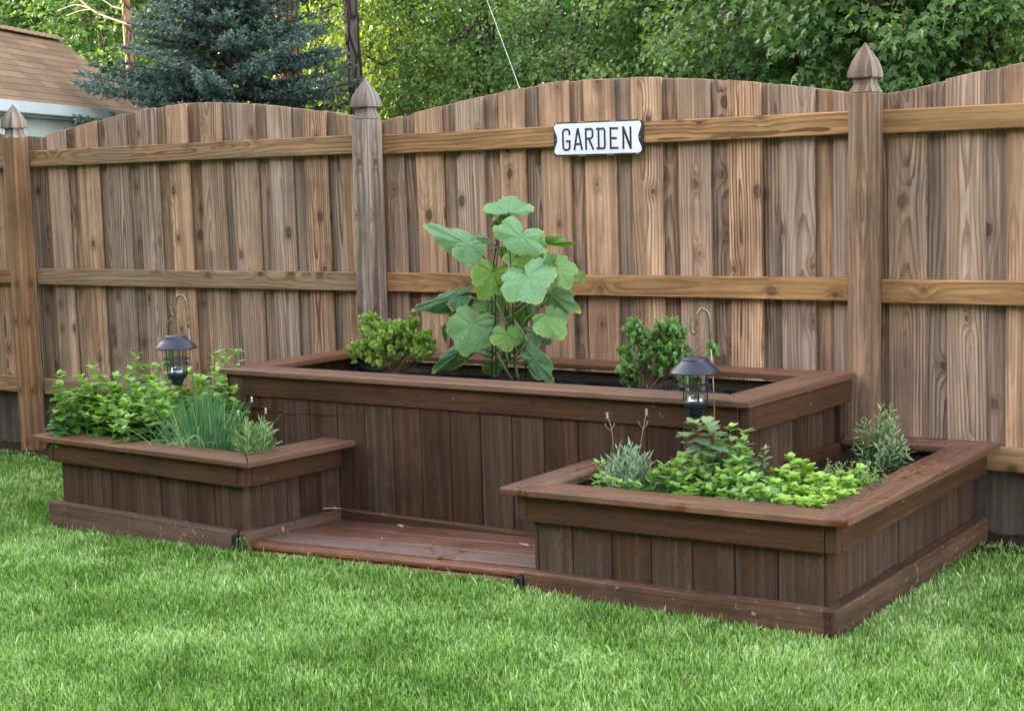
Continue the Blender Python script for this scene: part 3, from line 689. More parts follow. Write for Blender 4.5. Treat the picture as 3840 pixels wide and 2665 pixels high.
def hook(px_top, Y, base_px, label, zb, k=1.):
    """shepherd hook in the plane facing the lawn"""
    u_ = np.array([RT[0], RT[1], 0]); u_ /= np.linalg.norm(u_)
    c = at(px_top[0], px_top[1], 'y', Y)     # bottom of the hook bend
    t = thing('shepherd_hook', label, 'garden hook', (c[0]+u_[0]*.054, c[1]+u_[1]*.054, zb), 'shepherd hooks in the low planters')
    P = [(-.0115, .041), (-.0115, .028), (-.0100, .008), (0, 0), (.0068, .012), (.008, .035), (.0125, .062), (.022, .0785), (.034, .080), (.0445, .070), (.050, .052), (.0525, .02), (.055, -.05)]
    pts = [c+u_*a*k+np.array([0, 0, b*k]) for a, b in P]
    q = MB(); tube(q, smooth_path(pts, 6), .0050, 8); q.build('hook_end', m_hook, t, smooth=True)
    q = MB(); tube(q, [c+u_*-.0115*k+[0, 0, .037*k], c+u_*-.0115*k+[0, 0, .046*k]], .0048, 8); q.build('end_cap', m_black, t, smooth=True)
    q = MB(); tube(q, [c+u_*.055*k+[0, 0, -.049*k], c+u_*.061*k+[0, 0, -.20], np.array([c[0]+u_[0]*.066, c[1]+u_[1]*.066, zb])], .0026, 8); q.build('pole', m_rod, t, smooth=True)
    return c
c1 = hook((653, 1183), -1.33, None, 'dark metal shepherd hook standing among the chives in the left planter', .25)
lantern(c1+[0, 0, -.002], 0., 'blue black caged lantern hanging over the mint and chives in the left planter')
c2 = hook((2604, 1250), -1.06, None, 'bronze shepherd hook standing among the herbs in the right planter', .25)
lantern(c2+[0, 0, -.002], .25, 'blue black caged lantern with clear glass in front of the tall middle planter')
# ------------------------------------------------------------------ plants in the beds
m_mint = leafmat("mint leaf", (.065, .18, .035), (.12, .28, .055), (.34, .54, .12), .30, .5, .45, (.20, .33, .10))
m_mint2 = leafmat("blue green mint leaf", (.10, .24, .07), (.18, .36, .11), (.38, .58, .17), .28, .45, .45, (.20, .34, .13))
m_oreg = leafmat("bright oregano leaf", (.20, .38, .06), (.31, .51, .095), (.42, .61, .14), .33, .5, .4, (.32, .50, .14))
m_sage = leafmat("grey green sage leaf", (.12, .21, .12), (.17, .27, .15), (.24, .33, .14), .2, .6, .4, (.26, .36, .22))
m_lav = leafmat("silver lavender needles", (.17, .26, .17), (.27, .37, .26), (.32, .42, .22), .15, .6)
m_lavg = leafmat("green lavender needles", (.14, .24, .09), (.22, .34, .14), (.32, .42, .18), .2, .6)
m_rose = leafmat("rosemary needles", (.13, .25, .09), (.28, .42, .20), (.36, .50, .22), .15, .5)
m_thyme = leafmat("thyme leaves", (.16, .28, .09), (.24, .38, .13), (.3, .42, .16), .2, .55)
m_chive = leafmat("chive tubes", (.06, .18, .065), (.12, .29, .11), (.50, .55, .25), .15, .42)
m_shrubL = leafmat("yellow green shrub leaf", (.17, .31, .05), (.30, .47, .09), (.46, .50, .17), .3, .4)
m_shrubR = leafmat("green shrub leaf", (.10, .25, .06), (.20, .38, .11), (.34, .48, .18), .25, .42)
m_stem = plain("green stem", (.14, .20, .06), .6)
m_bstem = plain("brown stem", (.12, .075, .045), .7)
m_white = plain("white petals", (.80, .80, .76), .6)
m_tan = plain("dry tan stalk", (.34, .27, .17), .7)
def herb(name, label, cat, tops, kind, mat, zb, leaf, node, group=None, young=.4, stem_r=.0016, spread=.03, up=.35, width=1., stemmat=None, lay=1.0, maxn=60, top_cluster=5, curve=.03):
    """tops: 3d tops of stems; pairs of leaves at every node, young leaves at the tip"""
    tops = np.array(tops); t = thing(name, label, cat, (tops[:, 0].mean(), tops[:, 1].mean(), zb), group)
    sb = MB(); P = []; Dd = []; N = []; S = []; T = []
    for tp in tops:
        base = np.array([tp[0]+rng.normal(0, spread), tp[1]+rng.normal(0, spread)*.7, zb]); L = np.linalg.norm(tp-base)
        mid = (base+tp)/2+rng.normal(0, curve, 3)*L*np.array([1, 1, .3]); pts = smooth_path([base, mid, tp], 5)
        tube(sb, pts, np.linspace(stem_r, stem_r*.5, len(pts)), 5, cap=False)
        n = int(min(maxn, max(2, L/node))); a0 = rng.random()*PI
        for i in range(n):
            f = (i+.6)/n
            if f < .12: continue
            k = f*(len(pts)-1); j = min(int(k), len(pts)-2); p = pts[j]+(pts[j+1]-pts[j])*(k-j)
            sz = leaf*(.8+.4*math.sin(PI*min(1, f*.9+.1)))*(1 if f < .8 else (1.45-f)*1.4)*rng.uniform(.8, 1.15)
            for h in range(2 if kind in ('ovate', 'round') else 5):
                a = a0+i*PI/2+h*(PI if kind in ('ovate', 'round') else 2*PI/5)+rng.normal(0, .25)
                e = up+rng.normal(0, .18)+(.5 if f > .85 else 0)-(.35 if f < .45 else 0)
                d = np.array([math.cos(a)*lay, math.sin(a)*lay, e]); P.append(p); Dd.append(d); N.append(np.array([-math.cos(a)*e*.6, -math.sin(a)*e*.6, 1.])+rng.normal(0, .22, 3)); S.append(sz)
                T.append(np.clip((f-1+young)/young*1.1+rng.normal(0, .12), 0, 1) if young > 0 else 0)
        for h in range(top_cluster):
            a = rng.random()*2*PI; d = np.array([math.cos(a), math.sin(a), rng.uniform(.3, 1.3)]); P.append(tp); Dd.append(d); N.append(np.array([-math.cos(a), -math.sin(a), 1.1])); S.append(leaf*rng.uniform(.5, .75)); T.append(rng.uniform(.6, 1))
    sb.build('stems', stemmat or m_stem, t, smooth=True)
    V, F, U, Sd, Tt = leaves(kind, P, Dd, N, np.array(S), width, np.array(T)); mk('leaves', V, F, U, Sd, Tt, mat, t, smooth=(kind == 'ovate'))
    return t
def tp(px, py, Y, xmin=-.60):
    p = at(px, py, 'y', Y)
    if p[0] < xmin: p = at(px, py, 'x', xmin+rng.random()*.03)
    return p
# left planter: apple mint, one clump; extra low stems fill the bed
raw = [(206, 1412), (348, 1392), (400, 1450), (512, 1344), (436, 1416), (492, 1396), (580, 1380), (612, 1376), (700, 1404), (660, 1440), (764, 1432), (806, 1340), (850, 1322), (886, 1328), (252, 1476), (300, 1480), (340, 1500), (480, 1516), (508, 1476), (228, 1570), (268, 1540), (600, 1532), (644, 1492), (452, 1556), (636, 1540), (520, 1612), (832, 1440), (820, 1400), (564, 1556), (356, 1524), (388, 1540), (190, 1500), (180, 1540), (320, 1560), (290, 1590), (370, 1590), (420, 1600), (480, 1590), (545, 1590), (870, 1470), (855, 1530), (880, 1560), (790, 1500), (740, 1470), (700, 1480), (560, 1430), (600, 1450), (420, 1500), (450, 1470), (540, 1490), (215, 1460), (170, 1580), (840, 1580), (820, 1540)]
T0 = []
for (x, y) in raw+[(x_, 1425+(i%5)*17) for i, x_ in enumerate(range(300, 800, 17))]+[(x_, 1500+(i%4)*17) for i, x_ in enumerate(range(240, 660, 17))]:
    x = max(x, 222); y = min(y, 1580)
    f = np.clip((1620-y)/290, 0, 1); Y = -1.35+.55*f**1.3+rng.normal(0, .03); Y = max(Y, -1.02) if x > 660 else Y; T0.append(tp(x, y-6, Y))
    if rng.random() < .5: T0.append(tp(x+rng.normal(0, 14), y+rng.uniform(25, 60), Y+rng.normal(0, .05)))
herb('mint', 'bushy bright green mint filling the left planter beneath the hanging lantern', 'herb', T0, 'ovate', m_mint, .262, .058, .030, young=.38, spread=.012, up=.25, width=.70)
def chives():
    c = at(762, 1655, 'y', -1.24); t = thing('chives', 'clump of fine upright dark green chives between mint and lavender in the left planter', 'herb', (c[0], c[1], .262))
    V = []; F = []; T = []; S = []; n0 = 0
    c = np.array([c[0], c[1], .262])
    def blade(b, tip, bow, w, tint, n=7):
        nonlocal n0
        P = []
        for i in range(n+1):
            s = i/n; p = b*(1-s)**2+2*s*(1-s)*bow+tip*s*s; P.append(p)
        P = np.array(P); Tn = unit(np.gradient(P, axis=0)); X = unit(np.cross(Tn, unit(CAM-P)+rng.normal(0, .3, 3)))
        wd = w*(1-np.linspace(0, 1, n+1)**2.5*.85)[:, None]
        V.append(np.concatenate([P-X*wd/2, P+X*wd/2])); sd = rng.random(); S.extend([sd]*(2*n+2)); T.extend([tint]*(2*n+2))
        F.extend([(n0+i, n0+i+1, n0+n+2+i, n0+n+1+i) for i in range(n)]); n0 += 2*n+2
    for i in range(700):
        r = abs(rng.normal(0, .055)); a = rng.random()*2*PI; b = c+np.array([r*math.cos(a)*1.5, r*math.sin(a), 0])
        H = rng.uniform(.17, .29)*(1-.25*min(1, r/.12)); out = np.array([math.cos(a), math.sin(a), 0])*(r*.8+rng.normal(0, .015))+rng.normal(0, .02, 3)*[1, 1, 0]
        flop = rng.random() < .2
        if flop: tipp = b+out*1.5+np.array([rng.normal(0, .06), rng.normal(-.03, .04), H*.35]); bow = b+out*.6+[0, 0, H*1.05]
        else: tipp = b+out+[0, 0, H]; bow = b+out*.25+[0, 0, H*.6]
        blade(b, tipp, bow, rng.uniform(.0021, .0032), .0 if rng.random() < .93 else rng.uniform(.4, 1))
    u_ = unit(np.array([RT[0], RT[1], 0]))
    for i in range(34):   # flopped straw coloured leaves over the cap
        px = rng.uniform(700, 860); b = c+np.array([rng.normal(-.03, .06), -.05+rng.normal(0, .03), .01]); tipp = at(px-rng.uniform(30, 300)*(.9 if i < 12 else .35), 1640+rng.uniform(0, 35) if i > 5 else 1690-(i*7), 'z', .325 if i > 5 else .30-i*.004)
        bow = (b+tipp)/2+[0, 0, rng.uniform(.05, .10)]; blade(b, tipp, bow, .0038, rng.uniform(.25, 1), 9)
    V = np.concatenate(V); F = np.array(F); mk('leaves', V, F, None, S, T, m_chive, t, smooth=True)
chives()
def spikes(name, label, cat, tops, mat, zb, nlen, group=None, dens=150, stems=True, flower=None, spread=.03, young=.3, lift=.75, bm=None, stemmat=None):
    """needle leaved sub shrubs: rosemary, lavender"""
    tops = np.array(tops); cx_, cy_ = tops[:, 0].mean(), tops[:, 1].mean(); t = thing(name, label, cat, (cx_, cy_, zb), group); sb = MB(); P = []; Dd = []; N = []; S = []; T = []
    for tpp in tops:
        base = np.array([cx_+(tpp[0]-cx_)*.35+rng.normal(0, spread*.3), cy_+(tpp[1]-cy_)*.35+rng.normal(0, spread*.3), zb]); L = np.linalg.norm(tpp-base)
        pts = smooth_path([base, base*.5+tpp*.5+rng.normal(0, .06, 3)*L+np.array([0, 0, -.02*L]), tpp], 6); tube(sb, pts, np.linspace(.0022, .0009, len(pts)), 5, cap=False)
        n = int(L*dens)
        for i in range(n):
            f = .12+.88*(i/n); k = f*(len(pts)-1); j = min(int(k), len(pts)-2); p = pts[j]+(pts[j+1]-pts[j])*(k-j); ax = unit(pts[j+1]-pts[j])
            a = i*2.4; q = unit(np.cross(ax, [math.cos(a), math.sin(a), .3])); d = q+ax*lift*(1+.8*(f > .9)); P.append(p); Dd.append(d+rng.normal(0, .12, 3)); N.append(ax+rng.normal(0, .3, 3)); S.append(nlen*rng.uniform(.7, 1.2)*(1-.45*(f > .93))); T.append(np.clip((f-1+young)/young, 0, 1)*rng.random())
    sb.build('stems', stemmat or m_stem, t, smooth=True)
    V, F, U, Sd, Tt = leaves('needle', P, Dd, N, np.array(S), 1.9, np.array(T)); mk('leaves', V, F, U, Sd, Tt, mat, t)
    if flower:
        for (b_, tip_, k_) in flower:
            q = MB(); pts = smooth_path([b_, (b_+tip_)/2+rng.normal(0, .006, 3), tip_], 5); tube(q, pts, .0011, 5)
            if k_ == 1:
                for sx in (-1, 1):
                    m = b_*.45+tip_*.55; tube(q, [m, m+np.array([sx*.012*RT[0], sx*.012*RT[1], .014]), m+np.array([sx*.016*RT[0], sx*.016*RT[1], .026])], .0011, 4)
            q.build('flower_stalk', m_tan if k_ == 1 else m_stem, t, smooth=True)
            P = []; 
            for i in range(26):
                a = i*2.4; P.append((tip_+np.array([0, 0, -.016+i*.0008]), [math.cos(a), math.sin(a), .6], [0, 0, 1], .0065))
            V, F, U, Sd, Tt = leaves('round', [p[0] for p in P], [p[1] for p in P], [p[2] for p in P], np.array([p[3] for p in P])); mk('flower_head', V, F, U, Sd, Tt, m_white if k_ != 1 else m_tan2, t)
    return t
m_tan2 = plain("dry cream flower head", (.62, .55, .42), .8)
def fan(px0, px1, py0, py1, Y, n, curve=1., jit=.02):
    out = []
    for i in range(n):
        x = rng.uniform(-1, 1); px = (px0+px1)/2+x*(px1-px0)/2; top = py0+(py1-py0)*(abs(x)**2*.7*curve+rng.random()*.55); out.append(at(px, top, 'y', Y+rng.normal(0, jit)))
    return out
g_lav = [at(px, py, 'y', -1.27) for px, py in ()]
fl = [(at(924, 1590, 'y', -1.28), at(944, 1493, 'y', -1.28), 0), (at(982, 1590, 'y', -1.30), at(996, 1536, 'y', -1.30), 0), (at(905, 1600, 'y', -1.27), at(893, 1545, 'y', -1.27), 0)]
spikes('lavender', 'green lavender with white flower spikes at the inner corner of the left planter', 'herb', fan(875, 1035, 1555, 1655, -1.30, 26, jit=.045), m_lavg, .262, .038, dens=150, flower=fl, lift=1.1)
fl = [(at(2300, 1690, 'y', -1.25), at(2277, 1553, 'y', -1.25), 1), (at(2398, 1690, 'y', -1.23), at(2424, 1540, 'y', -1.23), 1)]
spikes('lavender', 'silvery lavender with two dry flower stalks in the left corner of the right planter', 'herb', fan(2240, 2460, 1665, 1800, -1.25, 26, jit=.045), m_lav, .272, .044, dens=150, flower=fl, lift=1.2)
herb('mint', 'two short sprigs of light mint beside the silvery lavender', 'herb', [at(2245, 1738, 'y', -1.33), at(2240, 1795, 'y', -1.36), at(2325, 1815, 'y', -1.37), at(2370, 1812, 'y', -1.36), at(2290, 1800, 'y', -1.36), at(2400, 1820, 'y', -1.37)], 'ovate', m_mint2, .272, .038, .024, young=.8, width=.72)
# right planter, mint with some tall stems
raw = [(2560, 1715, 0), (2600, 1722, 0), (2530, 1770, 0), (2660, 1720, 0), (2700, 1770, 0), (2740, 1605, 1), (2705, 1660, 1), (2780, 1660, 1), (2620, 1740, 0), (2640, 1780, 0), (2570, 1800, 0), (2680, 1790, 0), (2545, 1830, 0), (2600, 1830, 0), (2660, 1836, 0), (2730, 1740, 0), (2770, 1730, 0), (2720, 1800, 0), (2760, 1790, 0), (2800, 1800, 0), (2455, 1780, 0), (2490, 1750, 0), (2500, 1800, 0), (2830, 1790, 0), (2840, 1830, 0), (2790, 1850, 0), (2740, 1850, 0), (2700, 1850, 0), (2880, 1800, 0), (2870, 1850, 0), (2790, 1700, 1), (2665, 1690, 1)]
T0 = []
for (x, y, k) in raw:
    f = np.clip((1870-y)/200, 0, 1); Y = -1.37+.20*f; T0.append(at(x, y, 'y', Y)); T0.append(at(x+rng.normal(0, 22), y+rng.uniform(10, 45), 'y', Y-.02))
herb('mint', 'leafy blue green mint in the middle of the right planter around the hook pole', 'herb', T0, 'ovate', m_mint2, .272, .050, .027, young=.45, spread=.02, width=.72)
herb('sage', 'tall grey green leafy stems leaning left of the hook pole in the right planter', 'herb', [at(2600, 1596, 'y', -1.2), at(2650, 1590, 'y', -1.22), at(2660, 1610, 'y', -1.18), at(2690, 1640, 'y', -1.2), at(2575, 1640, 'y', -1.22)], 'ovate', m_sage, .272, .062, .045, young=.25, spread=.03, width=.75, up=.1, top_cluster=7, stemmat=m_bstem)
herb('goldenrod_sprig', 'thin upright narrow leaved green sprig against the side of the middle planter', 'herb', [at(2868, 1686, 'y', -.93), at(2800, 1720, 'y', -.98)], 'ovate', m_lavg, .265, .040, .012, young=.3, width=.32, up=.35)
raw = [(2975, 1716), (2930, 1760), (3010, 1740), (3035, 1755), (2900, 1770), (2950, 1775), (2990, 1790), (3050, 1790), (3080, 1790), (2920, 1815), (2960, 1830), (3000, 1840), (3040, 1830), (3085, 1840), (3110, 1820), (2890, 1850), (2930, 1865), (2970, 1875), (3010, 1880), (3050, 1875), (3090, 1870), (3060, 1895), (3020, 1895), (3140, 1800), (3165, 1815), (3200, 1770), (3230, 1790), (3220, 1755), (3180, 1780), (3140, 1840), (3170, 1850), (3120, 1860), (3215, 1810), (3240, 1800)]
T0 = []
for (x, y) in raw:
    f = np.clip((1900-y)/180, 0, 1); Y = -1.39+.42*f+max(0, x-3080)*.0014
    for k in range(3): T0.append(at(x+rng.normal(0, 18), y+rng.uniform(-4, 26)*(k+.2), 'y', Y+rng.normal(0, .02)))
herb('oregano', 'low mound of bright lime green oregano in the right planter corner', 'herb', T0, 'ovate', m_oreg, .272, .042, .021, young=.6, spread=.02, width=.85, up=.3, maxn=9, top_cluster=6)
herb('thyme', 'wispy small leaved thyme between the oregano and rosemary', 'herb', [at(rng.uniform(3100, 3300), rng.uniform(1722, 1810), 'y', rng.uniform(-1.0, -.75)) for i in range(60)], 'round', m_thyme, .265, .010, .007, young=.4, spread=.05, curve=.12, width=1.1, maxn=22, stemmat=m_bstem, stem_r=.001)
rt_ = [(3310, 1506), (3340, 1512), (3350, 1530), (3305, 1550), (3230, 1572), (3250, 1576), (3215, 1610), (3270, 1620), (3335, 1580), (3380, 1640), (3240, 1665), (3210, 1660), (3290, 1600), (3360, 1600), (3400, 1680), (3415, 1690), (3190, 1690), (3260, 1700), (3300, 1660), (3340, 1650), (3380, 1700), (3325, 1700), (3280, 1640), (3225, 1700), (3310, 1620), (3345, 1560), (3365, 1660), (3295, 1570)]
spikes('rosemary', 'upright rosemary bush in the back corner of the right planter by the fence post', 'herb', [at(x, y, 'y', -.42+rng.normal(0, .035)) for x, y in rt_], m_rose, .262, .038, dens=165, lift=.7, spread=.03, stemmat=m_bstem)
# shrubs in the middle planter
def shrub(name, label, blobs, Y, base, kind, mat, leaf, n, width=1., top=.35, stems=9):
    c = np.array(base); t = thing(name, label, 'shrub', tuple(c)); sb = MB(); P = []; Dd = []; N = []; S = []; T = []; tot = sum(b[2]*b[3] for b in blobs)
    for (px, py, rx, ry) in blobs:
        o = at(px, py, 'y', Y); sc = np.linalg.norm(o-CAM)/CF; RX, RZ = rx*sc, ry*sc; k = max(6, int(n*rx*ry/tot/22))
        for s_ in range(k):
            d = rand_dirs(1)[0]; r = rng.uniform(.35, 1)**.5; q = o+d*r*np.array([RX, min(RX, .13), RZ]); 
            if s_ % 3 == 0: tube(sb, smooth_path([c+rng.normal(0, .012, 3)*[1, 1, 0], c*.5+q*.5+rng.normal(0, .015, 3), q], 4), np.linspace(.0022, .0008, 9), 4, cap=False)
            out = unit(q-(o-[0, 0, RZ*.8])+rng.normal(0, .02, 3))
            for i in range(22):
                f = i/22; p = q-out*(.05*(1-f)); a = i*2.4; w_ = unit(np.cross(out, [math.cos(a), math.sin(a), .2])); P.append(p); Dd.append(w_+out*(.4+f)); N.append(out+rng.normal(0, .35, 3)+[0, 0, .3]); S.append(leaf*rng.uniform(.6, 1.15)*(1-.3*f)); T.append(np.clip(rng.normal(top*f*r, .2), 0, 1))
    sb.build('branches', m_bstem, t, smooth=True)
    V, F, U, Sd, Tt = leaves(kind, P, Dd, N, np.array(S), width, np.array(T)); mk('foliage', V, F, U, Sd, Tt, mat, t)
shrub('shrub', 'rounded yellow green small leaved shrub in the left end of the middle planter', [(1440, 1240, 90, 55), (1400, 1200, 45, 35), (1520, 1230, 80, 50), (1480, 1280, 100, 60), (1380, 1290, 60, 45), (1330, 1310, 40, 25), (1560, 1280, 70, 50), (1590, 1300, 55, 40), (1440, 1330, 90, 40), (1365, 1200, 20, 22), (1600, 1250, 30, 25), (1460, 1330, 60, 40)], -.50, at(1490, 1412, 'y', -.5), 'round', m_shrubL, .021, 6500, 1.15, .6)
shrub('shrub', 'open green shrub with several loose lobes behind the right lantern', [(2370, 1215, 38, 32), (2400, 1250, 45, 40), (2500, 1215, 50, 35), (2540, 1240, 42, 38), (2460, 1270, 60, 45), (2510, 1300, 65, 50), (2430, 1320, 60, 45), (2340, 1320, 40, 30), (2390, 1370, 55, 35), (2480, 1360, 60, 40), (2560, 1320, 45, 40), (2360, 1410, 30, 20), (2660, 1300, 40, 22), (2350, 1390, 25, 18), (2560, 1380, 35, 35)], -.47, at(2440, 1450, 'y', -.47), 'round', m_shrubR, .021, 5600, 1.0, .35)
# ------------------------------------------------------------------ cucumber vine on its wire support
def cucmat():
    t = NT("cucumber leaf"); s_ = t.attr('seed'); tn = t.attr('tint'); u, v, _ = t.sep(t.uv()); r = t.math('SQRT', t.add(t.mul(u, u), t.mul(v, v)))
    th = t.math('ARCTAN2', u, v); nz = t.noise(t.geo(), 26., 4., .6)
    main = t.math('ABSOLUTE', t.math('SINE', t.mul(th, 3.5))); vm = t.mul(t.rng(t.mul(main, t.add(r, .10)), .055, .0), t.rng(r, 1., .05))
    br = t.math('ABSOLUTE', t.sub(t.math('FRACT', t.add(t.mul(r, 6.), t.mul(t.math('ABSOLUTE', t.math('SINE', t.mul(th, 3.5))), 1.6))), .5)); vs = t.mul(t.rng(br, .08, .0), .5)
    vv = t.math('MAXIMUM', vm, t.mul(vs, t.rng(r, .1, .5)))
    c = t.mix(tn, (.040, .115, .035), (.20, .38, .19)); c = t.mix(t.rng(s_, .25, .9), c, t.mix(1., c, (1.35, 1.25, .42), 'MULTIPLY'))
    c = t.mix(t.mul(t.rng(nz, .45, .7), .35), c, t.mix(1., c, (1.35, 1.3, .8), 'MULTIPLY'))
    c = t.mix(t.mul(vv, .75), c, t.mix(tn, (.12, .22, .09), (.44, .58, .36))); c = t.mix(t.mul(t.rng(t.add(r, t.mul(nz, .15)), .98, 1.08), .75), c, (.36, .42, .09))
    b = t.bsdf(c, .48, t.bump(t.sub(t.add(t.mul(nz, .6), t.mul(t.voro(t.geo(), 70.), .4)), vv), .8, .006), spec=.5)
    tr = t.node('ShaderNodeBsdfTranslucent'); t.put(tr.inputs[0], t.mix(1., c, (1.2, 1.35, .5), 'MULTIPLY')); m = t.node('ShaderNodeMixShader'); m.inputs[0].default_value = .28
    t.t.links.new(b, m.inputs[1]); t.t.links.new(tr.outputs[0], m.inputs[2]); return t.done(m.outputs[0])
m_cuc = cucmat(); m_vine = plain("vine stem", (.13, .17, .07), .6)
vy = -.46
vt = thing('cucumber_vine', 'tall cucumber vine with large lobed leaves climbing in the middle planter', 'climbing plant', tuple(at(1905, 1440, 'y', vy)*[1, 1, 0]+[0, 0, .405]))
vs = MB()
def cx(px, py, dy=0.): return at(1560+px*.4511, 720+py*.4511, 'y', vy+dy)
def cuc(att, tip, wid, tone, seed, tilt=0., roll=0., dy=-.06, back=.55, stemto=None, droop=.12):
    A = cx(*att, dy); Tp = cx(*tip, dy); vd = unit(CAM-A); e1 = Tp-A; L = np.linalg.norm(e1)*1.08; wid = wid*1.12; e1 = unit(e1+vd*L*tilt)
    W = wid*.4511*np.linalg.norm(A-CAM)/CF/2; e2 = unit(np.cross(vd, e1)); n = unit(np.cross(e1, e2)); n = n if n@vd > 0 else -n
    e2 = unit(e2+n*roll); n = unit(np.cross(e1, e2)); n = n if n@vd > 0 else -n
    L = L/max(.45, math.sqrt(max(0.05, 1-min(.8, (tilt*tilt)/(1+tilt*tilt)))))
    NT_ = 56; rings = [0, .2, .42, .64, .84, 1.]; V = [A+n*.0]; U = [(0, 0)]; ph = rng.random()*6
    for r in rings[1:]:
        for k in range(NT_):
            th = 2*PI*k/NT_-PI; a = abs(th)
            lob = .84+.20*abs(math.cos(2.5*th))**1.3
            rad = (1.0 if a < .5 else 1-.0*a)*lob; notch = np.clip((PI-a)/.42, 0, 1)**.6
            ser = 1+.03*math.sin(25*th+ph)+.025*math.sin(11*th+ph*2)+rng.normal(0, .008)
            y = math.cos(th); x = math.sin(th); sy = 1. if y > 0 else back
            s = r*rad*(.25+.75*notch)*(ser if r == 1 else 1)
            px_, py_ = x*W*s, y*L*s*sy
            h = (.055*abs(math.sin(3.5*th))*r+.045*math.sin(5*th+ph)*r*r+.012*math.sin(17*r+3*th)-droop*1.25*r*r*(1+.4*math.sin(2*th+ph)))*max(L, W)
            h += .05*max(L, W)*(r**2)*(1 if a > 2.6 else 0)
            V.append(A+e2*px_+e1*py_+n*h); U.append((x*s, y*s*sy))
    F = []
    for k in range(NT_): F.append((0, 1+k, 1+(k+1) % NT_))
    for j in range(len(rings)-2):
        for k in range(NT_):
            a = 1+j*NT_+k; b = 1+j*NT_+(k+1) % NT_; F.append((a, a+NT_, b+NT_, b))
    mb = MB(); mb.add(np.array(V), F, np.array(U), seed, tone); mb.build('leaf', m_cuc, vt, smooth=True)
    if stemto is not None:
        S0 = cx(*stemto, .0); m_ = (A+S0)/2+[0, 0, .02]+rng.normal(0, .006, 3); tube(vs, smooth_path([S0, m_, A-n*.004], 6), np.linspace(.0046, .0030, 13), 7)
# back leaves first, then front
cuc((900, 480), (930, 640), 340, .75, .95, .3, 0, .02, .3, (830, 600)); cuc((1100, 425), (1290, 440), 95, .25, .95, .0, .9, .0, .9, (1060, 520))
cuc((890, 950), (880, 1120), 165, .12, .9, .1, .3, .03, .3, (780, 1000)); cuc((600, 900), (620, 990), 290, .15, .8, .6, 0, .0, .6, (740, 960))
cuc((700, 270), (640, 290), 90, .1, .3, .4, 0, .02, .6, (760, 300)); cuc((640, 150), (620, 215), 70, .1, .5, .3, 0, .02, .6, (690, 280)); cuc((740, 215), (720, 290), 110, .05, .4, .4, 0, .0, .5, (770, 260))
cuc((1020, 410), (1040, 545), 110, .8, .5, .1, .5, -.03, .5, (860, 440)); cuc((530, 390), (600, 420), 90, .35, .4, .3, 0, .0, .6, (660, 450)); cuc((1130, 540), (1100, 600), 90, .3, .5, .5)
cuc((600, 1330), (640, 1370), 110, .1, .2, .3, 0, .05, .7, (720, 1340)); cuc((720, 1320), (740, 1390), 130, .05, .3, .2, 0, .06, .7, (760, 1400)); cuc((870, 1250), (900, 1320), 110, .02, .2, .2, 0, .05, .7, (820, 1300)); cuc((230, 1150), (245, 1240), 50, .05, .3, .2, .4, .04, .6, (400, 1180)); cuc((780, 1020), (760, 1070), 90, .05, .2, .3, 0, .05, .7)
cuc((770, 178), (770, 60), 370, .85, .3, -.9, 0, -.02, .25, (760, 300), -.05)
cuc((430, 438), (130, 290), 215, .80, .1, .2, .25, -.05, .25, (650, 620), .15); cuc((435, 445), (460, 598), 255, .80, .15, .3, 0, -.07, .25, (650, 640))
cuc((875, 370), (830, 475), 430, .95, .1, .5, 0, -.08, 1.0, (790, 420))
cuc((1185, 640), (1270, 785), 270, .72, .6, .2, -.2, -.04, .75, (960, 760)); cuc((1350, 690), (1390, 745), 90, .2, .95, .3)
cuc((632, 672), (560, 855), 300, .50, .93, .25, .15, -.08, .42, (740, 760), .05)
cuc((918, 705), (1010, 905), 440, .98, .05, .25, 0, -.12, .62, (760, 860), .08)
cuc((330, 868), (40, 935), 190, .06, .1, .3, .35, -.05, .45, (690, 1020), .2); cuc((345, 870), (410, 985), 190, .08, .2, .4, 0, -.05, .4)
cuc((1130, 862), (1350, 985), 215, .38, .45, .3, 0, -.03, .3, (840, 960), .12)
cuc((1082, 1022), (1215, 1195), 285, .78, .55, .25, 0, -.07, .35, (860, 1150))
cuc((470, 1110), (400, 1315), 370, .82, .35, .25, 0, -.09, .62, (720, 1060), .1)
cuc((752, 1185), (760, 1308), 250, .45, .75, .3, 0, -.08, .7, (790, 1260))
cuc((985, 1165), (1010, 1272), 150, .15, .3, .3, 0, -.04, .4, (870, 1200)); cuc((1080, 1225), (1125, 1262), 70, .02, .2, .3, 0, -.02)
cuc((385, 1315), (165, 1460), 160, .08, .2, .2, .3, -.06, .3, (720, 1360)); cuc((985, 1400), (1120, 1575), 190, .12, .25, .1, .35, -.10, .75, (880, 1300), .1)
for pts in ([(800, 1560), (720, 1420), (640, 1250), (700, 1000), (720, 800), (640, 640), (690, 360)], [(850, 1560), (830, 1380), (920, 1250), (880, 1150), (780, 1000), (760, 800), (740, 560), (760, 300), (765, 180)], [(760, 1500), (700, 1380), (760, 1150), (700, 980), (640, 860)],
            [(600, 1075), (720, 1060), (830, 1010), (940, 930), (1010, 950), (1110, 905)], [(850, 1150), (930, 1130), (1000, 1090), (1075, 1030)], [(640, 1360), (540, 1340), (400, 1318)], [(620, 480), (700, 455), (780, 470), (870, 540)], [(780, 1420), (830, 1385), (900, 1370), (800, 1410), (780, 1440), (870, 1440)]):
    tube(vs, smooth_path([cx(x, y, rng.normal(-.01, .012)) for x, y in pts], 8), .0048 if len(pts) > 6 else .0036, 7)
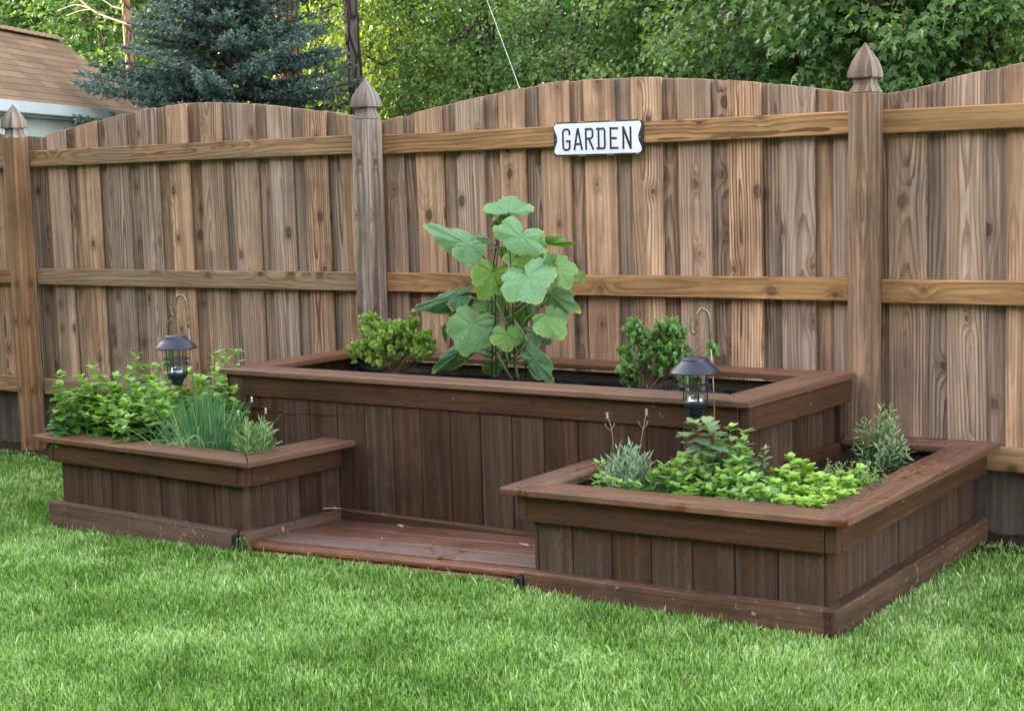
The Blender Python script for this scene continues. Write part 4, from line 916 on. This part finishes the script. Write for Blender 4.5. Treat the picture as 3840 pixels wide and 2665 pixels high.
for i in range(10):   # tendrils
    x, y = rng.uniform(640, 900), rng.uniform(430, 1250); p0 = cx(x, y, -.02); P = [p0+np.array([.012*math.cos(k*.9)*(1-k/16), 0.004*k/4, .012*math.sin(k*.9)*(1-k/16)])*(.6+.5*(i % 3)) for k in range(14)]; tube(vs, P, .0009, 4)
for i in range(16):
    x, y = rng.uniform(600, 930), rng.uniform(480, 1450); a = rng.random()*2*PI
    cuc((x, y), (x+math.cos(a)*60, y+60+math.sin(a)*30), rng.uniform(90, 170), rng.uniform(.0, .3), rng.random(), rng.uniform(-.3, .6), rng.uniform(-.4, .4), rng.uniform(.03, .09), .6)
vs.build('vine_stem', m_vine, vt, smooth=True)
wt = thing('plant_support', 'black wire tower inside the cucumber vine', 'plant support', tuple(cx(770, 1500)*[1, 1, 0]+[0, 0, .405]))
wb = MB(); ct = cx(768, 800); 
for i in range(6):
    a = i*PI/3+.3; tube(wb, [np.array([ct[0]+.085*math.cos(a), ct[1]+.085*math.sin(a), .40]), np.array([ct[0]+.07*math.cos(a), ct[1]+.07*math.sin(a), .95]), np.array([ct[0]+.035*math.cos(a), ct[1]+.035*math.sin(a), 1.14]), np.array([ct[0], ct[1], 1.20])], .0026, 6)
wb.build('upright', m_black, wt, smooth=True)
for z, r in ((.52, .083), (.72, .077), (.92, .070), (1.10, .053)): wb = MB(); ring(wb, (ct[0], ct[1], z), r, .0024, 28, 6); wb.build('hoop', m_black, wt, smooth=True)
# ------------------------------------------------------------------ small litter
def litter(name, label, cat, p, mat, n, r, size, kind='round', group=None):
    P = np.array(p)+rng.normal(0, r, (n, 3))*[1, .6, .1]+[0, 0, .002]; V, F, U, S, T = leaves(kind, P, rand_dirs(n)*[1, 1, .25], rand_dirs(n)*.5+[0, 0, 1], rng.uniform(.7, 1.2, n)*size, 1.2, np.zeros(n))
    return tag(mk(name, V, F, U, S, T, mat, None), label, cat, group)
litter('fallen_petals', 'white petals lying on the left planter cap under the mint', 'petals', at(428, 1612, 'z', .325), m_white, 12, .012, .016)
litter('fallen_petals', 'scrap of white blossom on the near left corner of the middle planter cap', 'petals', at(892, 1368, 'z', .585), m_white, 5, .004, .008)
litter('fallen_leaf', 'small green leaf scrap on the deck step near the left planter', 'leaf', at(1056, 2008, 'z', .012), m_mint, 4, .010, .020)
litter('fallen_petals', 'pale crumb of blossom in the middle of the deck step', 'petals', at(1436, 2020, 'z', .018), m_tan2, 3, .004, .010)
def twig(label, px, py, L, a, z):
    p = at(px, py, 'z', z+.004); mb = MB(); d = np.array([math.cos(a), math.sin(a), 0]); e = np.array([-d[1], d[0], 0])
    tube(mb, [p-d*L/2, p-d*L*.1+e*L*.05, p+d*L*.2-e*L*.03, p+d*L/2+e*L*.04], .0016, 5); tube(mb, [p, p+d*L*.2+e*L*.18+[0, 0, .003]], .0012, 4)
    tag(mb.build('twig', m_tan2), label, 'twig')
twig('short pale twig at the back of the deck step by the floor trim', 1500, 1970, .055, -.5, .03); twig('pale twig on the deck step beside the right planter', 1965, 2040, .055, -.3, .03); twig('bleached twig in the corner of the deck step and left planter', 1245, 1905, .07, .5, .045)
for lb, px, py in (('tiny clover weed at the black joint of the right planter base', 1990, 2180), ('tiny weed at the black joint of the left planter base', 905, 2040)):
    p = at(px, py, 'z', .0); herb('weed', lb, 'weed', [p+rng.normal(0, .015, 3)*[1, 1, .2]+[0, 0, .022] for i in range(4)], 'round', m_mint, -.02, .010, .012, young=.3)
# ------------------------------------------------------------------ lawn
def vnoise(x, y, s, seed=0):
    g = np.random.default_rng(seed).random((128, 128)); u = np.asarray(x)*s+500; v = np.asarray(y)*s+500; i = np.floor(u).astype(int); j = np.floor(v).astype(int); fu = u-i; fv = v-j; fu = fu*fu*(3-2*fu); fv = fv*fv*(3-2*fv)
    a, b, c, d = g[i % 128, j % 128], g[(i+1) % 128, j % 128], g[i % 128, (j+1) % 128], g[(i+1) % 128, (j+1) % 128]; return (a*(1-fu)+b*fu)*(1-fv)+(c*(1-fu)+d*fu)*fv
def lawn():
    def cand(n, x0, x1, y0, y1): return np.stack([rng.uniform(x0, x1, n), rng.uniform(y0, y1, n)], 1)
    A = cand(1500000, -4.6, 5.2, -4.6, -.03); z = gz(A[:, 0], A[:, 1]); D_ = np.stack([A[:, 0], A[:, 1], z], 1)-CAM
    zc = D_@FW; px = CW/2+CF*(D_@RT)/np.maximum(zc, .1); py = CH/2-CF*(D_@UP)/np.maximum(zc, .1)
    core = (px > -150) & (px < 3990) & (py < 2850) & (zc > .5); prob = np.where(core, 1.0*np.clip(24/zc**2, .35, 1), .22)
    kp = rng.random(len(A)) < prob; A = A[kp]; mg = ~core[kp]; A = np.concatenate([A, mg[:, None]], 1)
    def inside(A, poly):
        r = np.ones(len(A), bool); n = len(poly)
        for i in range(n):
            a = poly[i]; b = poly[(i+1) % n]; r &= ((b[0]-a[0])*(A[:, 1]-a[1])-(b[1]-a[1])*(A[:, 0]-a[0])) > 0
        return r
    for n_, m_ in ((1, .062), (3, .056)):
        d = DIM[n_]; q = xform(n_)(np.array([[d['x0']+d['ox']+d['gx']-m_+.02, d['y0']+d['oy']+d['gy']-m_, 0], [d['x1']-d['ox']-d['gx']+m_, d['y0']+d['oy']+d['gy']-m_, 0], [d['x1']-d['ox']-d['gx']+m_, .3, 0], [d['x0']+d['ox']+d['gx']-m_+.02, .3, 0]]))
        if n_ == 3: q[1][0] += .0; q[2][0] += .0
        A = A[~inside(A, q)]
    A = A[~inside(A, np.array([(.5, -1.492), (1.95, -1.466), (1.95, .2), (.5, .2)]))]
    edge = -.20+.03*np.sin(A[:, 0]*7)+.03*rng.random(len(A)); A = A[A[:, 1] < np.where(A[:, 0] > 3.0, -.12+.03*np.sin(A[:, 0]*9), edge)]
    n = len(A); mg = A[:, 2] > .5; A = A[:, :2]; x, y = A[:, 0], A[:, 1]; z = gz(x, y)-.004
    cl = vnoise(x, y, 16, 1); big = np.clip((vnoise(x, y, 2.6, 2)*.5+vnoise(x, y, 7., 3)*.5-.5)*1.35+.5, 0, 1); ang = vnoise(x, y, 14, 4)*4*PI+rng.normal(0, 1.4, n)
    far = np.linalg.norm(A-CAM[:2], axis=1); h = (.013+.014*rng.random(n)+.009*cl)*(1+.6*(rng.random(n) < .05)); w = (.0019+.0016*rng.random(n))*np.clip(far/4.6, 1, 1.5)*(1+.7*(rng.random(n) < .12))*(1+.8*mg)
    lean = rng.uniform(.1, .8, n)*h; dx, dy = np.cos(ang), np.sin(ang); fa = rng.random(n)*PI; sx, sy = np.cos(fa)*w/2, np.sin(fa)*w/2
    L = [(0, 0, 1), (.5, .30, .9), (.85, .72, .55)]; V = np.zeros((n, 7, 3)); 
    for i, (hz, ln, ww) in enumerate(L):
        V[:, i*2, 0] = x+dx*lean*ln-sx*ww; V[:, i*2, 1] = y+dy*lean*ln-sy*ww; V[:, i*2, 2] = z+h*hz
        V[:, i*2+1, 0] = x+dx*lean*ln+sx*ww; V[:, i*2+1, 1] = y+dy*lean*ln+sy*ww; V[:, i*2+1, 2] = z+h*hz
    V[:, 6, 0] = x+dx*lean*1.1; V[:, 6, 1] = y+dy*lean*1.1; V[:, 6, 2] = z+h*.98
    F = (np.array([(0, 1, 3, 2), (2, 3, 5, 4), (4, 5, 6, 6)])[None]+np.arange(n)[:, None, None]*7).reshape(-1, 4)
    tri = F[2::3, :3]; F = np.concatenate([F[0::3], F[1::3]])
    # blade tips as separate index set: use degenerate free quads only by widening the tip
    V[:, 6] = V[:, 6]; Q = np.stack([np.arange(n)*7+4, np.arange(n)*7+5, np.arange(n)*7+6], 1)
    S = np.repeat(np.clip(rng.random(n)*1.0+big*.6-.36+rng.normal(0, .06, n), 0, 1), 7); T = np.repeat(np.where(rng.random(n) < .03, rng.uniform(.5, 1, n), 0), 7)
    V = V.reshape(-1, 3); me_F = (F, Q)
    tot = np.concatenate([np.full(len(F), 4), np.full(len(Q), 3)]); loops = np.concatenate([F.ravel(), Q.ravel()]); st = np.concatenate([[0], np.cumsum(tot)[:-1]])
    me = bpy.data.meshes.new('grass'); me.vertices.add(len(V)); me.vertices.foreach_set('co', V.astype(np.float32).ravel()); me.loops.add(len(loops)); me.loops.foreach_set('vertex_index', loops.astype(np.int32)); me.polygons.add(len(tot)); me.polygons.foreach_set('loop_start', st.astype(np.int32))
    for nm, a in (('seed', S), ('tint', T)): q = me.attributes.new(nm, 'FLOAT', 'POINT'); q.data.foreach_set('value', a.astype(np.float32))
    me.update(calc_edges=True); me.materials.append(m_grass); o = bpy.data.objects.new('grass', me); link(o); tag(o, 'thick short green lawn grass in front of the planters', kind='stuff'); print('BLADES', n)
def grassmat():
    t = NT("grass blades"); s_ = t.attr('seed'); tn = t.attr('tint'); r = t.node('ShaderNodeValToRGB'); t.put(r.inputs[0], s_); e = r.color_ramp.elements
    e[0].position = 0; e[0].color = (.055, .145, .020, 1); e[1].position = 1; e[1].color = (.58, .76, .38, 1)
    for p, c in ((.3, (.13, .275, .038)), (.55, (.24, .44, .068)), (.78, (.36, .55, .165))): q = e.new(p); q.color = (*c, 1)
    c = t.mix(tn, r.outputs[0], (.42, .38, .20)); b = t.bsdf(c, .42, None, spec=.45); tr = t.node('ShaderNodeBsdfTranslucent'); t.put(tr.inputs[0], t.mix(1., c, (1.1, 1.2, .6), 'MULTIPLY'))
    m = t.node('ShaderNodeMixShader'); m.inputs[0].default_value = .25; t.t.links.new(b, m.inputs[1]); t.t.links.new(tr.outputs[0], m.inputs[2]); return t.done(m.outputs[0])
m_grass = grassmat()
lawn()
# ------------------------------------------------------------------ garage beyond the fence
def shingles():
    t = NT("brown asphalt shingles"); u, v, _ = t.sep(t.uv()); row = t.math('FLOOR', t.mul(v, 9.5)); fv = t.math('FRACT', t.mul(v, 9.5))
    uo = t.add(t.mul(u, 3.3), t.mul(row, .37)); tab = t.math('FLOOR', uo); fu = t.math('FRACT', uo); w_ = t.white(t.add(tab, t.mul(row, 17.3)))
    c = t.mix(w_, (.20, .118, .065), (.31, .19, .108)); c = t.mix(t.rng(t.noise(t.geo(), 1.3, 3.), .4, .7), c, t.mix(1., c, (.8, .82, .85), 'MULTIPLY'))
    gap = t.math('MAXIMUM', t.rng(fv, .16, .02), t.mul(t.rng(t.math('ABSOLUTE', t.sub(fu, .5)), .485, .5), .5))
    c = t.mix(t.mul(gap, .85), c, (.04, .022, .018)); g = t.noise(t.geo(), 150., 2.); c = t.mix(1., c, t.mix(g, (.8,)*3, (1.2,)*3), 'MULTIPLY')
    return t.done(t.bsdf(c, .9, t.bump(t.sub(fv, gap), .8, .01), spec=.2))
def siding():
    t = NT("white lap siding"); p = t.sep(t.geo()); n = t.noise(t.geo(), 6., 3.); c = t.mix(n, (.66, .68, .68), (.78, .79, .78))
    u, v, _ = t.sep(t.uv()); g = t.rng(t.math('ABSOLUTE', t.sub(t.math('FRACT', t.mul(u, 4.2)), .5)), .47, .5); c = t.mix(t.mul(g, .5), c, (.3, .32, .34))
    return t.done(t.bsdf(c, .55))
m_sh = shingles(); m_sid = siding(); m_trim = plain("grey white gutter", (.62, .66, .68), .5, nscale=5, namt=.12); m_dark = plain("dark window trim", (.03, .035, .04), .4)
ze = 2.06; E0 = at(0, 383, 'z', ze); E1 = at(396, 420, 'z', ze); e = unit(E1-E0); e[2] = 0; e = unit(e)
EC = E0+e*((at(607, 440, 'z', ze)-E0)@e)
best = None
for zr in np.linspace(2.4, 4.2, 91):
    Rr = at(207, 143, 'z', zr); k = abs((Rr-EC)@e)
    if best is None or k < best[0]: best = (k, zr, Rr)
zr, RC = best[1], best[2]; side = RC-EC; side[2] = 0; side -= e*(side@e); Wd = np.linalg.norm(side); side = unit(side); print('garage', EC, e, zr, Wd)
G = thing('garage', 'white neighbouring garage with brown shingle roof beyond the left fence', 'garage', tuple(EC*[1, 1, 0]-e*3+side*Wd+[0, 0, -.1]))
Lg = 5.5
def gp(a, b, z): p = EC*[1, 1, 0]-e*a+side*b; return np.array([p[0], p[1], z])
q = MB()
for sgn, b0 in ((1, 0), (-1, 2*Wd)):
    V = [gp(0, b0, ze), gp(Lg, b0, ze), gp(Lg, Wd, zr), gp(0, Wd, zr)]; V += [v-[0, 0, .06] for v in V]; sl = math.hypot(Wd, zr-ze)
    V = np.array(V); uvs = np.array([(0, 0), (Lg, 0), (Lg, sl), (0, sl)]*2)
    F = [(0, 1, 2, 3), (7, 6, 5, 4), (0, 4, 5, 1), (1, 5, 6, 2), (3, 7, 4, 0)]
    if sgn < 0: F = [f[::-1] for f in F]
    q.add(V, F, uvs)
rf = q.build('roof', m_sh, G)
q = MB()
for i in range(int(Lg/.14)):   # ridge caps
    a = i*.14; V = np.array([gp(a, Wd-.09, zr-.035+.012), gp(a+.15, Wd-.09, zr-.035+.002), gp(a+.15, Wd, zr+.022), gp(a, Wd, zr+.032), gp(a, Wd+.09, zr-.02), gp(a+.15, Wd+.09, zr-.03)]); q.add(V, [(0, 1, 2, 3), (3, 2, 5, 4)], np.array([(0, 0), (.14, 0), (.14, .1), (0, .1), (0, .2), (.14, .2)]))
q.build('ridge_cap', m_sh, rf)
def slab(mb, a0, a1, b0, b1, z0, z1, uv=True):
    V = np.array([gp(a, b, z) for z in (z0, z1) for a, b in ((a0, b0), (a1, b0), (a1, b1), (a0, b1))]); F = [(0, 1, 2, 3), (7, 6, 5, 4), (0, 4, 5, 1), (1, 5, 6, 2), (2, 6, 7, 3), (3, 7, 4, 0)]
    mb.add(V, F, np.array([(a, z) for z in (z0, z1) for a, b in ((a0, b0), (a1, b0), (a1, b1), (a0, b1))]))
q = MB(); slab(q, -.02, Lg, -.10, -.01, ze-.075, ze+.012); q.build('gutter', m_trim, G)
q = MB(); slab(q, 0, Lg, .0, .10, ze-.092, ze-.078); q.build('soffit', m_trim, G)
q = MB(); slab(q, .08, Lg-.1, .10, 2*Wd-.2, -.2, ze-.096); q.build('wall', m_sid, G)
q = MB(); V = np.array([gp(.15, .2, ze-.08), gp(.15, 2*Wd-.2, ze-.08), gp(.15, Wd, zr-.1)]); q.add(V, [(0, 1, 2)], np.array([(0, 0), (3, 0), (1.5, 1)])); q.build('gable', m_sid, G)
wp = at(107, 470, 'z', ze-.25); aw = -(wp-EC)@e
q = MB(); slab(q, aw-.03, aw+.03, .075, .096, .9, ze-.16); slab(q, aw-1.0, aw-.031, .075, .096, ze-.40, ze-.37); slab(q, aw-1.06, aw-1.0, .075, .096, .9, ze-.16); slab(q, aw-1.0, aw-.031, .075, .096, .9, .96); q.build('window_frame', m_dark, G)
# ------------------------------------------------------------------ trees
def bark(name, c1, c2, c3):
    t = NT(name); p = t.sep(t.geo()); n = t.noise(t.vec(t.mul(p[0], 9.), t.mul(p[1], 9.), t.mul(p[2], 2.2)), 2., 5., .7, .6); v = t.voro(t.vec(t.mul(p[0], 9.), t.mul(p[1], 9.), t.mul(p[2], 2.)), 1.6, 'DISTANCE_TO_EDGE')
    c = t.mix(t.rng(n, .35, .7), c1, c2); c = t.mix(t.rng(v, .12, .0), c, c3); return t.done(t.bsdf(c, .9, t.bump(t.add(n, t.rng(v, 0, .2)), 1., .03), spec=.15))
m_bark = bark("grey bark", (.13, .10, .085), (.20, .165, .145), (.04, .03, .025)); m_pine = bark("orange pine bark", (.30, .165, .095), (.42, .26, .17), (.07, .035, .022)); m_dead = plain("bleached dead wood", (.33, .25, .20), .8, nscale=30, namt=.25)
lm = {'dark': leafmat("dark green tree leaf", (.030, .085, .028), (.065, .15, .045), (.14, .22, .06), .38, .42), 'mid': leafmat("mid green tree leaf", (.045, .11, .030), (.095, .19, .055), (.20, .29, .07), .33, .42),
      'yel': leafmat("yellow green tree leaf", (.075, .145, .025), (.135, .22, .040), (.28, .32, .07), .38, .45), 'lime': leafmat("light green tree leaf", (.085, .17, .05), (.16, .27, .09), (.30, .39, .14), .36, .42)}
m_spr = leafmat("blue spruce needles", (.042, .088, .076), (.082, .140, .125), (.21, .28, .25), .08, .55)
def crown(c, R_, K, per, rc, leaf, kind='simple', zmin=1.2):
    """clumps of leaves through an uneven volume -> arrays"""
    C = []
    while len(C) < K:
        d = rand_dirs(1)[0]*rng.random()**.38; p = np.array(c)+d*R_
        if p[2] > zmin: C.append(p)
    C = np.array(C); n = K*per; cc = np.repeat(C, per, 0); o = rand_dirs(n)*(rng.random(n)**.45)[:, None]*rc*np.array([1.25, 1.25, .7]); P = cc+o
    out = unit(P-np.array(c)+o*2); Dd = out*.5+rand_dirs(n)*.9+[0, 0, -.25]; N = np.array([0, 0, .85])+out*.5+rand_dirs(n)*.65+np.array([0, -.25, 0]); ct = np.repeat(rng.random(K), per)
    T = np.clip(ct*1.0-.35+rng.random(n)*.3+o[:, 2]/rc*.2, 0, 1); return C, leaves(kind, P, Dd, N, leaf*rng.uniform(.65, 1.25, n), 1.15, T)
def tree(label, px, Y, R_, zc, K, per, leafsize, mat, kind='simple', group='trees beyond the fence', rc=.38, trunk=.09, tm=None, hgt=None, name='tree', zmin=1.2, limbs=14, sub=None):
    b = at(px, 500, 'y', Y); t = thing(name, label, 'tree', (b[0], b[1], -.15), group); c = (b[0], b[1], zc)
    C, L = crown(c, np.array(R_), K, per, rc*.82, leafsize, kind, zmin); q = MB(); H = hgt or zc+R_[2]*.7
    pts = smooth_path([(b[0], b[1], -.2), (b[0]+.04, b[1], H*.4), (b[0]-.05, b[1]+.05, H*.75), (b[0], b[1], H)], 5); tube(q, pts, np.linspace(trunk, trunk*.45, len(pts)), 10)
    for i in range(min(limbs, K)):
        e_ = C[i]; s = pts[min(len(pts)-1, int(len(pts)*rng.uniform(.3, .9)))]; tube(q, smooth_path([s, (s+e_)/2+[0, 0, -.1], e_], 4), np.linspace(trunk*.35, .008, 9), 5, cap=False)
    q.build('trunk', tm or m_bark, t, smooth=True); mk('crown', *L, lm[mat], t)
    return t
tree('bright leafy tree farthest left behind the garage roof', 120, 9.5, (2.2, 1.5, 2.0), 4.3, 150, 110, .085, 'mid', kind='maple', rc=.5)
tree('green leafy tree just left of the blue spruce, behind the garage ridge', 400, 8.6, (1.4, 1.2, 1.5), 2.7, 110, 110, .075, 'mid', kind='maple', rc=.4)
tree('yellow green tree seen between the spruce and the middle fence post', 1230, 8.2, (1.0, 1.1, 1.9), 3.0, 90, 95, .07, 'yel', rc=.34)
tree('sunlit yellow leaved tree just right of the middle fence post', 1530, 6.3, (.62, .8, 1.3), 2.5, 70, 95, .055, 'yel', rc=.27)
tree('dark small leaved tree behind the pale wire', 1830, 6.2, (1.1, .9, 1.6), 2.7, 130, 110, .050, 'mid', rc=.30)
tree('dense green tree above the garden sign', 2230, 5.6, (1.0, .9, 1.5), 2.6, 130, 110, .046, 'mid', rc=.28)
tree('light green leafy tree right of the sign, top of the frame', 2560, 5.4, (.85, .8, 1.4), 2.65, 110, 110, .046, 'lime', rc=.26)
tree('dark maple just left of the tallest fence post', 2990, 4.9, (.95, .9, 1.5), 2.5, 120, 95, .062, 'dark', kind='maple', rc=.30)
tree('dark maple right of the tallest fence post', 3370, 4.5, (.8, .8, 1.4), 2.45, 95, 95, .062, 'dark', kind='maple', rc=.28)
tree('green maple at the right edge of the frame', 3740, 4.9, (.8, .9, 1.5), 2.6, 95, 95, .060, 'mid', kind='maple', rc=.28)
tree('maple with yellowish leaves behind the right fence panel', 3560, 7.4, (1.0, .9, 1.6), 3.0, 80, 90, .075, 'lime', kind='maple', rc=.34)
def wood():
    parts = []
    for i in range(30):
        px = -500+i*160; Y = 13+rng.uniform(0, 6); b = at(px, 400, 'y', Y); C, L = crown((b[0], b[1], 4.0+rng.normal(0, .5)), np.array([2.0, 1.6, 3.0]), 55, 60, .75, .17, 'simple', .5); parts.append(L)
    V, F, U, S, T = join(parts); o = mk('far_wood', V, F, U, S, T, lm['dark'], None, org=(-10, 16, 0)); tag(o, 'far off leafy wood behind all the garden trees', kind='stuff')
    q = MB()
    for i in range(26):
        b = at(-300+i*175+rng.normal(0, 50), 400, 'y', 12+rng.uniform(0, 5)); tube(q, [(b[0], b[1], -.3), (b[0]+rng.normal(0, .2), b[1], 4), (b[0]+rng.normal(0, .3), b[1], 9)], [.16, .12, .06], 8)
    o = q.build('far_wood', m_bark, None, org=(-10, 15, 0), smooth=True); tag(o, 'grey trunks of the far off wood', kind='stuff')
wood()
tree('broad leafy tree added out of frame left of the garage to dapple the sun', -900, 8.0, (2.6, 2.6, 2.6), 4.6, 120, 90, .12, 'mid', rc=.6)  # unseen tree, added so its leaf gaps break up the sunlight
def pine(label, px, Y, r, tm, branch=None):
    b = at(px, 300, 'y', Y); t = thing('pine_tree', label, 'tree', (b[0], b[1], -.15), 'tall bare pine trunks beyond the fence'); q = MB(); zs = np.linspace(-.2, 8, 42); P = [(b[0]+.03*math.sin(z*1.3), b[1], z) for z in zs]; tube(q, P, np.linspace(r*1.1, r*.7, 42)*(1+rng.normal(0, .025, 42)), 14); q.build('trunk', tm, t, smooth=True)
    C, L = crown((b[0], b[1], 8.2), np.array([1.6, 1.6, 1.4]), 60, 90, .45, .14, 'needle', 6.2); mk('crown', *L, lm['dark'], t)
    if branch:
        q = MB()
        for pts, r0, r1 in branch: tube(q, smooth_path([at(x, y, 'y', Y-.35-.0006*abs(x-px)) for x, y in pts], 5), np.linspace(r0, r1, 5*(len(pts)-1)+1), 7)
        q.build('dead_branch', m_dead, t, smooth=True)
pine('orange barked pine with a bleached dead branch left of the spruce', 497, 7.4, .065, m_pine, [([(500, 96), (440, 78), (372, 52), (335, 30), (290, -10)], .015, .010), ([(372, 52), (330, 30), (280, 20), (215, 42)], .013, .005), ([(345, 36), (300, 42), (250, 60)], .010, .004), ([(470, 38), (430, 28), (400, 10), (370, -12)], .009, .006)])
pine('reddish pine trunk standing behind the top of the blue spruce', 1090, 6.0, .13, m_pine)
pine('straight grey trunk just left of the middle fence post finial', 1331, 5.5, .070, m_bark)
def spruce():
    b = at(855, 300, 'y', 4.6); t = thing('blue_spruce', 'blue spruce with layered drooping boughs behind the left fence panel', 'tree', (b[0], b[1], -.12), 'trees beyond the fence'); q = MB(); tube(q, [(b[0], b[1], -.2), (b[0], b[1], 3), (b[0], b[1], 5.2)], [.06, .045, .01], 10)
    P = []; Dd = []; N = []; S = []; T = []
    for z in np.arange(.7, 5.0, .15):
        Rz = 1.58*np.clip((5.3-z)/4.0, .1, 1)*rng.uniform(.85, 1.1); nb = 14
        for i in range(nb):
            a = 2*PI*i/nb+rng.random()*.6+z*2; L = Rz*rng.uniform(.72, 1.12); d = np.array([math.cos(a), math.sin(a), 0]); s = np.array([b[0], b[1], z+rng.normal(0, .05)]); pts = smooth_path([s, s+d*L*.5+[0, 0, -.03*L-.02], s+d*L+[0, 0, -.02+.06*L]], 8); tube(q, pts, np.linspace(.013, .004, len(pts)), 5, cap=False)
            age = rng.random()
            for k in range(int(L*30)):
                f = .2+.8*(k+rng.random())/(L*30); j = min(int(f*(len(pts)-1)), len(pts)-2); p = pts[j]; ax = unit(pts[j+1]-pts[j]); e_ = np.cross(ax, [0, 0, 1.]); sg = 1 if k % 2 else -1; tl = (.10+.14*(1-f))*rng.uniform(.7, 1.2); td = unit(e_*sg*.8+ax*.75+[0, 0, rng.normal(.0, .22)]); m = int(tl*190)
                ff = rng.random(m); pp = p+td*(ff*tl)[:, None]; ro = unit(rand_dirs(m)+td*.4+[0, 0, .35]); P.append(pp); Dd.append(ro+td*.55); N.append(rand_dirs(m)+[0, 0, 1]); S.append(rng.uniform(.032, .052, m)); T.append(np.clip(.15+.65*(ff > .55)*rng.random(m)+(age-.55)*.5+(f-.7)*.8, 0, 1))
    P = np.concatenate(P); q.build('trunk', m_bark, t, smooth=True); L_ = leaves('needle', P, np.concatenate(Dd), np.concatenate(N), np.concatenate(S), 2.4, np.concatenate(T)); mk('boughs', *L_, m_spr, t); print('SPRUCE', len(P))
spruce()
mb = MB(); a = at(1948, 330, 'y', 3.6); b_ = at(1826, 0, 'y', 4.4); d = (b_-a); tube(mb, [a-d*.6, a, b_, b_+d*1.3], .0019, 6); tag(mb.build('wire', m_wire, smooth=True), 'thin pale wire slanting up behind the middle fence panel', 'wire')
# ------------------------------------------------------------------ made-up house shapes and a tree, out of view, that block light
H_ = thing('left_shade_block', 'pale house shape added out of view left of the lawn to keep the garden in shade', 'house', (-13, -6, -.1))  # added block, never in view, holds the low sun off the garden
q = MB(); box(q, (-17, -16, -.2), (-11.5, 1.2, 5.0), 2, .01); q.build('wall', m_sid, H_)
q = MB(); V = np.array([(-17.3, -16.3, 5.0), (-11.2, -16.3, 5.0), (-14.25, -16.3, 6.6), (-17.3, 1.5, 5.0), (-11.2, 1.5, 5.0), (-14.25, 1.5, 6.6)]); q.add(V, [(0, 1, 2), (5, 4, 3), (1, 4, 5, 2), (0, 2, 5, 3), (0, 3, 4, 1)], None); q.build('roof', m_sh, H_)
for y in (-13, -9.5, -6, -2.5):
    q = MB(); box(q, (-11.55, y-.5, 1.0), (-11.44, y+.5, 2.3), 2, .01); q.build('window', m_dark, H_)
def added_shade_tree():  # unseen tree, added to dim the left fence and planter
    t = thing('tree', 'broad tree added outside the frame left of the lawn to darken the left side', 'tree', (-6.2, -3.6, -.15)); C, L = crown((-6.2, -3.6, 5.0), np.array([2.6, 2.4, 2.6]), 150, 90, .6, .13, 'simple', 2.2); q = MB()
    pts = [(-6.2, -3.6, -.2), (-6.15, -3.6, 2.5), (-6.2, -3.55, 5.5)]; tube(q, pts, [.19, .15, .06], 12)
    for i in range(14): tube(q, [(-6.2, -3.6, 2.2+i*.15), C[i]], [.05, .01], 5, cap=False)
    q.build('trunk', m_bark, t, smooth=True); mk('crown', *L, lm['mid'], t)
added_shade_tree()
H2 = thing('rear_sky_block', 'brown house shape added behind the camera to block low sky light', 'house', (3, -15, -.1))  # added unseen block, cuts sideways sky light so more comes from above
q = MB(); box(q, (-13, -21, -.2), (11, -11.5, 5.6), 2, .01); q.build('wall', m_kick, H2)
q = MB(); V = np.array([(-13.5, -21.5, 5.6), (-13.5, -11, 5.6), (-13.5, -16, 8.2), (11.5, -21.5, 5.6), (11.5, -11, 5.6), (11.5, -16, 8.2)]); q.add(V, [(0, 1, 2), (5, 4, 3), (1, 4, 5, 2), (0, 2, 5, 3), (0, 3, 4, 1)], None); q.build('roof', m_sh, H2)
for x in (-9, -4, 1, 6):
    q = MB(); box(q, (x-.6, -11.55, 1.0), (x+.6, -11.44, 2.3), 0, .01); q.build('window', m_dark, H2)
# ------------------------------------------------------------------ light
SUN_EL, SUN_AZ = math.radians(13.5), math.atan2(-.32, -.95)      # direction towards the sun in xy
sd_ = np.array([math.cos(SUN_EL)*math.cos(SUN_AZ), math.cos(SUN_EL)*math.sin(SUN_AZ), math.sin(SUN_EL)])
sl = bpy.data.lights.new("sun", 'SUN'); so = bpy.data.objects.new("sun", sl); COL.objects.link(so); sl.energy = 2.0; sl.angle = math.radians(.8); sl.color = (1., .80, .52)
so.rotation_euler = Vector(-sd_).to_track_quat('-Z', 'Y').to_euler()
w = bpy.data.worlds.new("World"); scene.world = w; w.use_nodes = True; nt = w.node_tree; bg = nt.nodes['Background']; sky = nt.nodes.new('ShaderNodeTexSky'); sky.sky_type = 'NISHITA'; sky.sun_disc = False
sky.sun_elevation = SUN_EL; sky.sun_rotation = math.atan2(sd_[0], sd_[1]); sky.air_density = 1.0; sky.dust_density = 2.2; sky.ozone_density = .6
hs = nt.nodes.new('ShaderNodeHueSaturation'); hs.inputs['Saturation'].default_value = .38; nt.links.new(sky.outputs[0], hs.inputs['Color']); nt.links.new(hs.outputs[0], bg.inputs[0]); bg.inputs[1].default_value = .15
scene.view_settings.view_transform = 'Standard'; scene.view_settings.look = 'None'; scene.view_settings.gamma = 1; scene.view_settings.exposure = 3.3
scene.cycles.max_bounces = 6; scene.cycles.diffuse_bounces = 3; scene.cycles.transparent_max_bounces = 6; scene.cycles.caustics_reflective = False; scene.cycles.caustics_refractive = False
scene.cycles.use_denoising = True
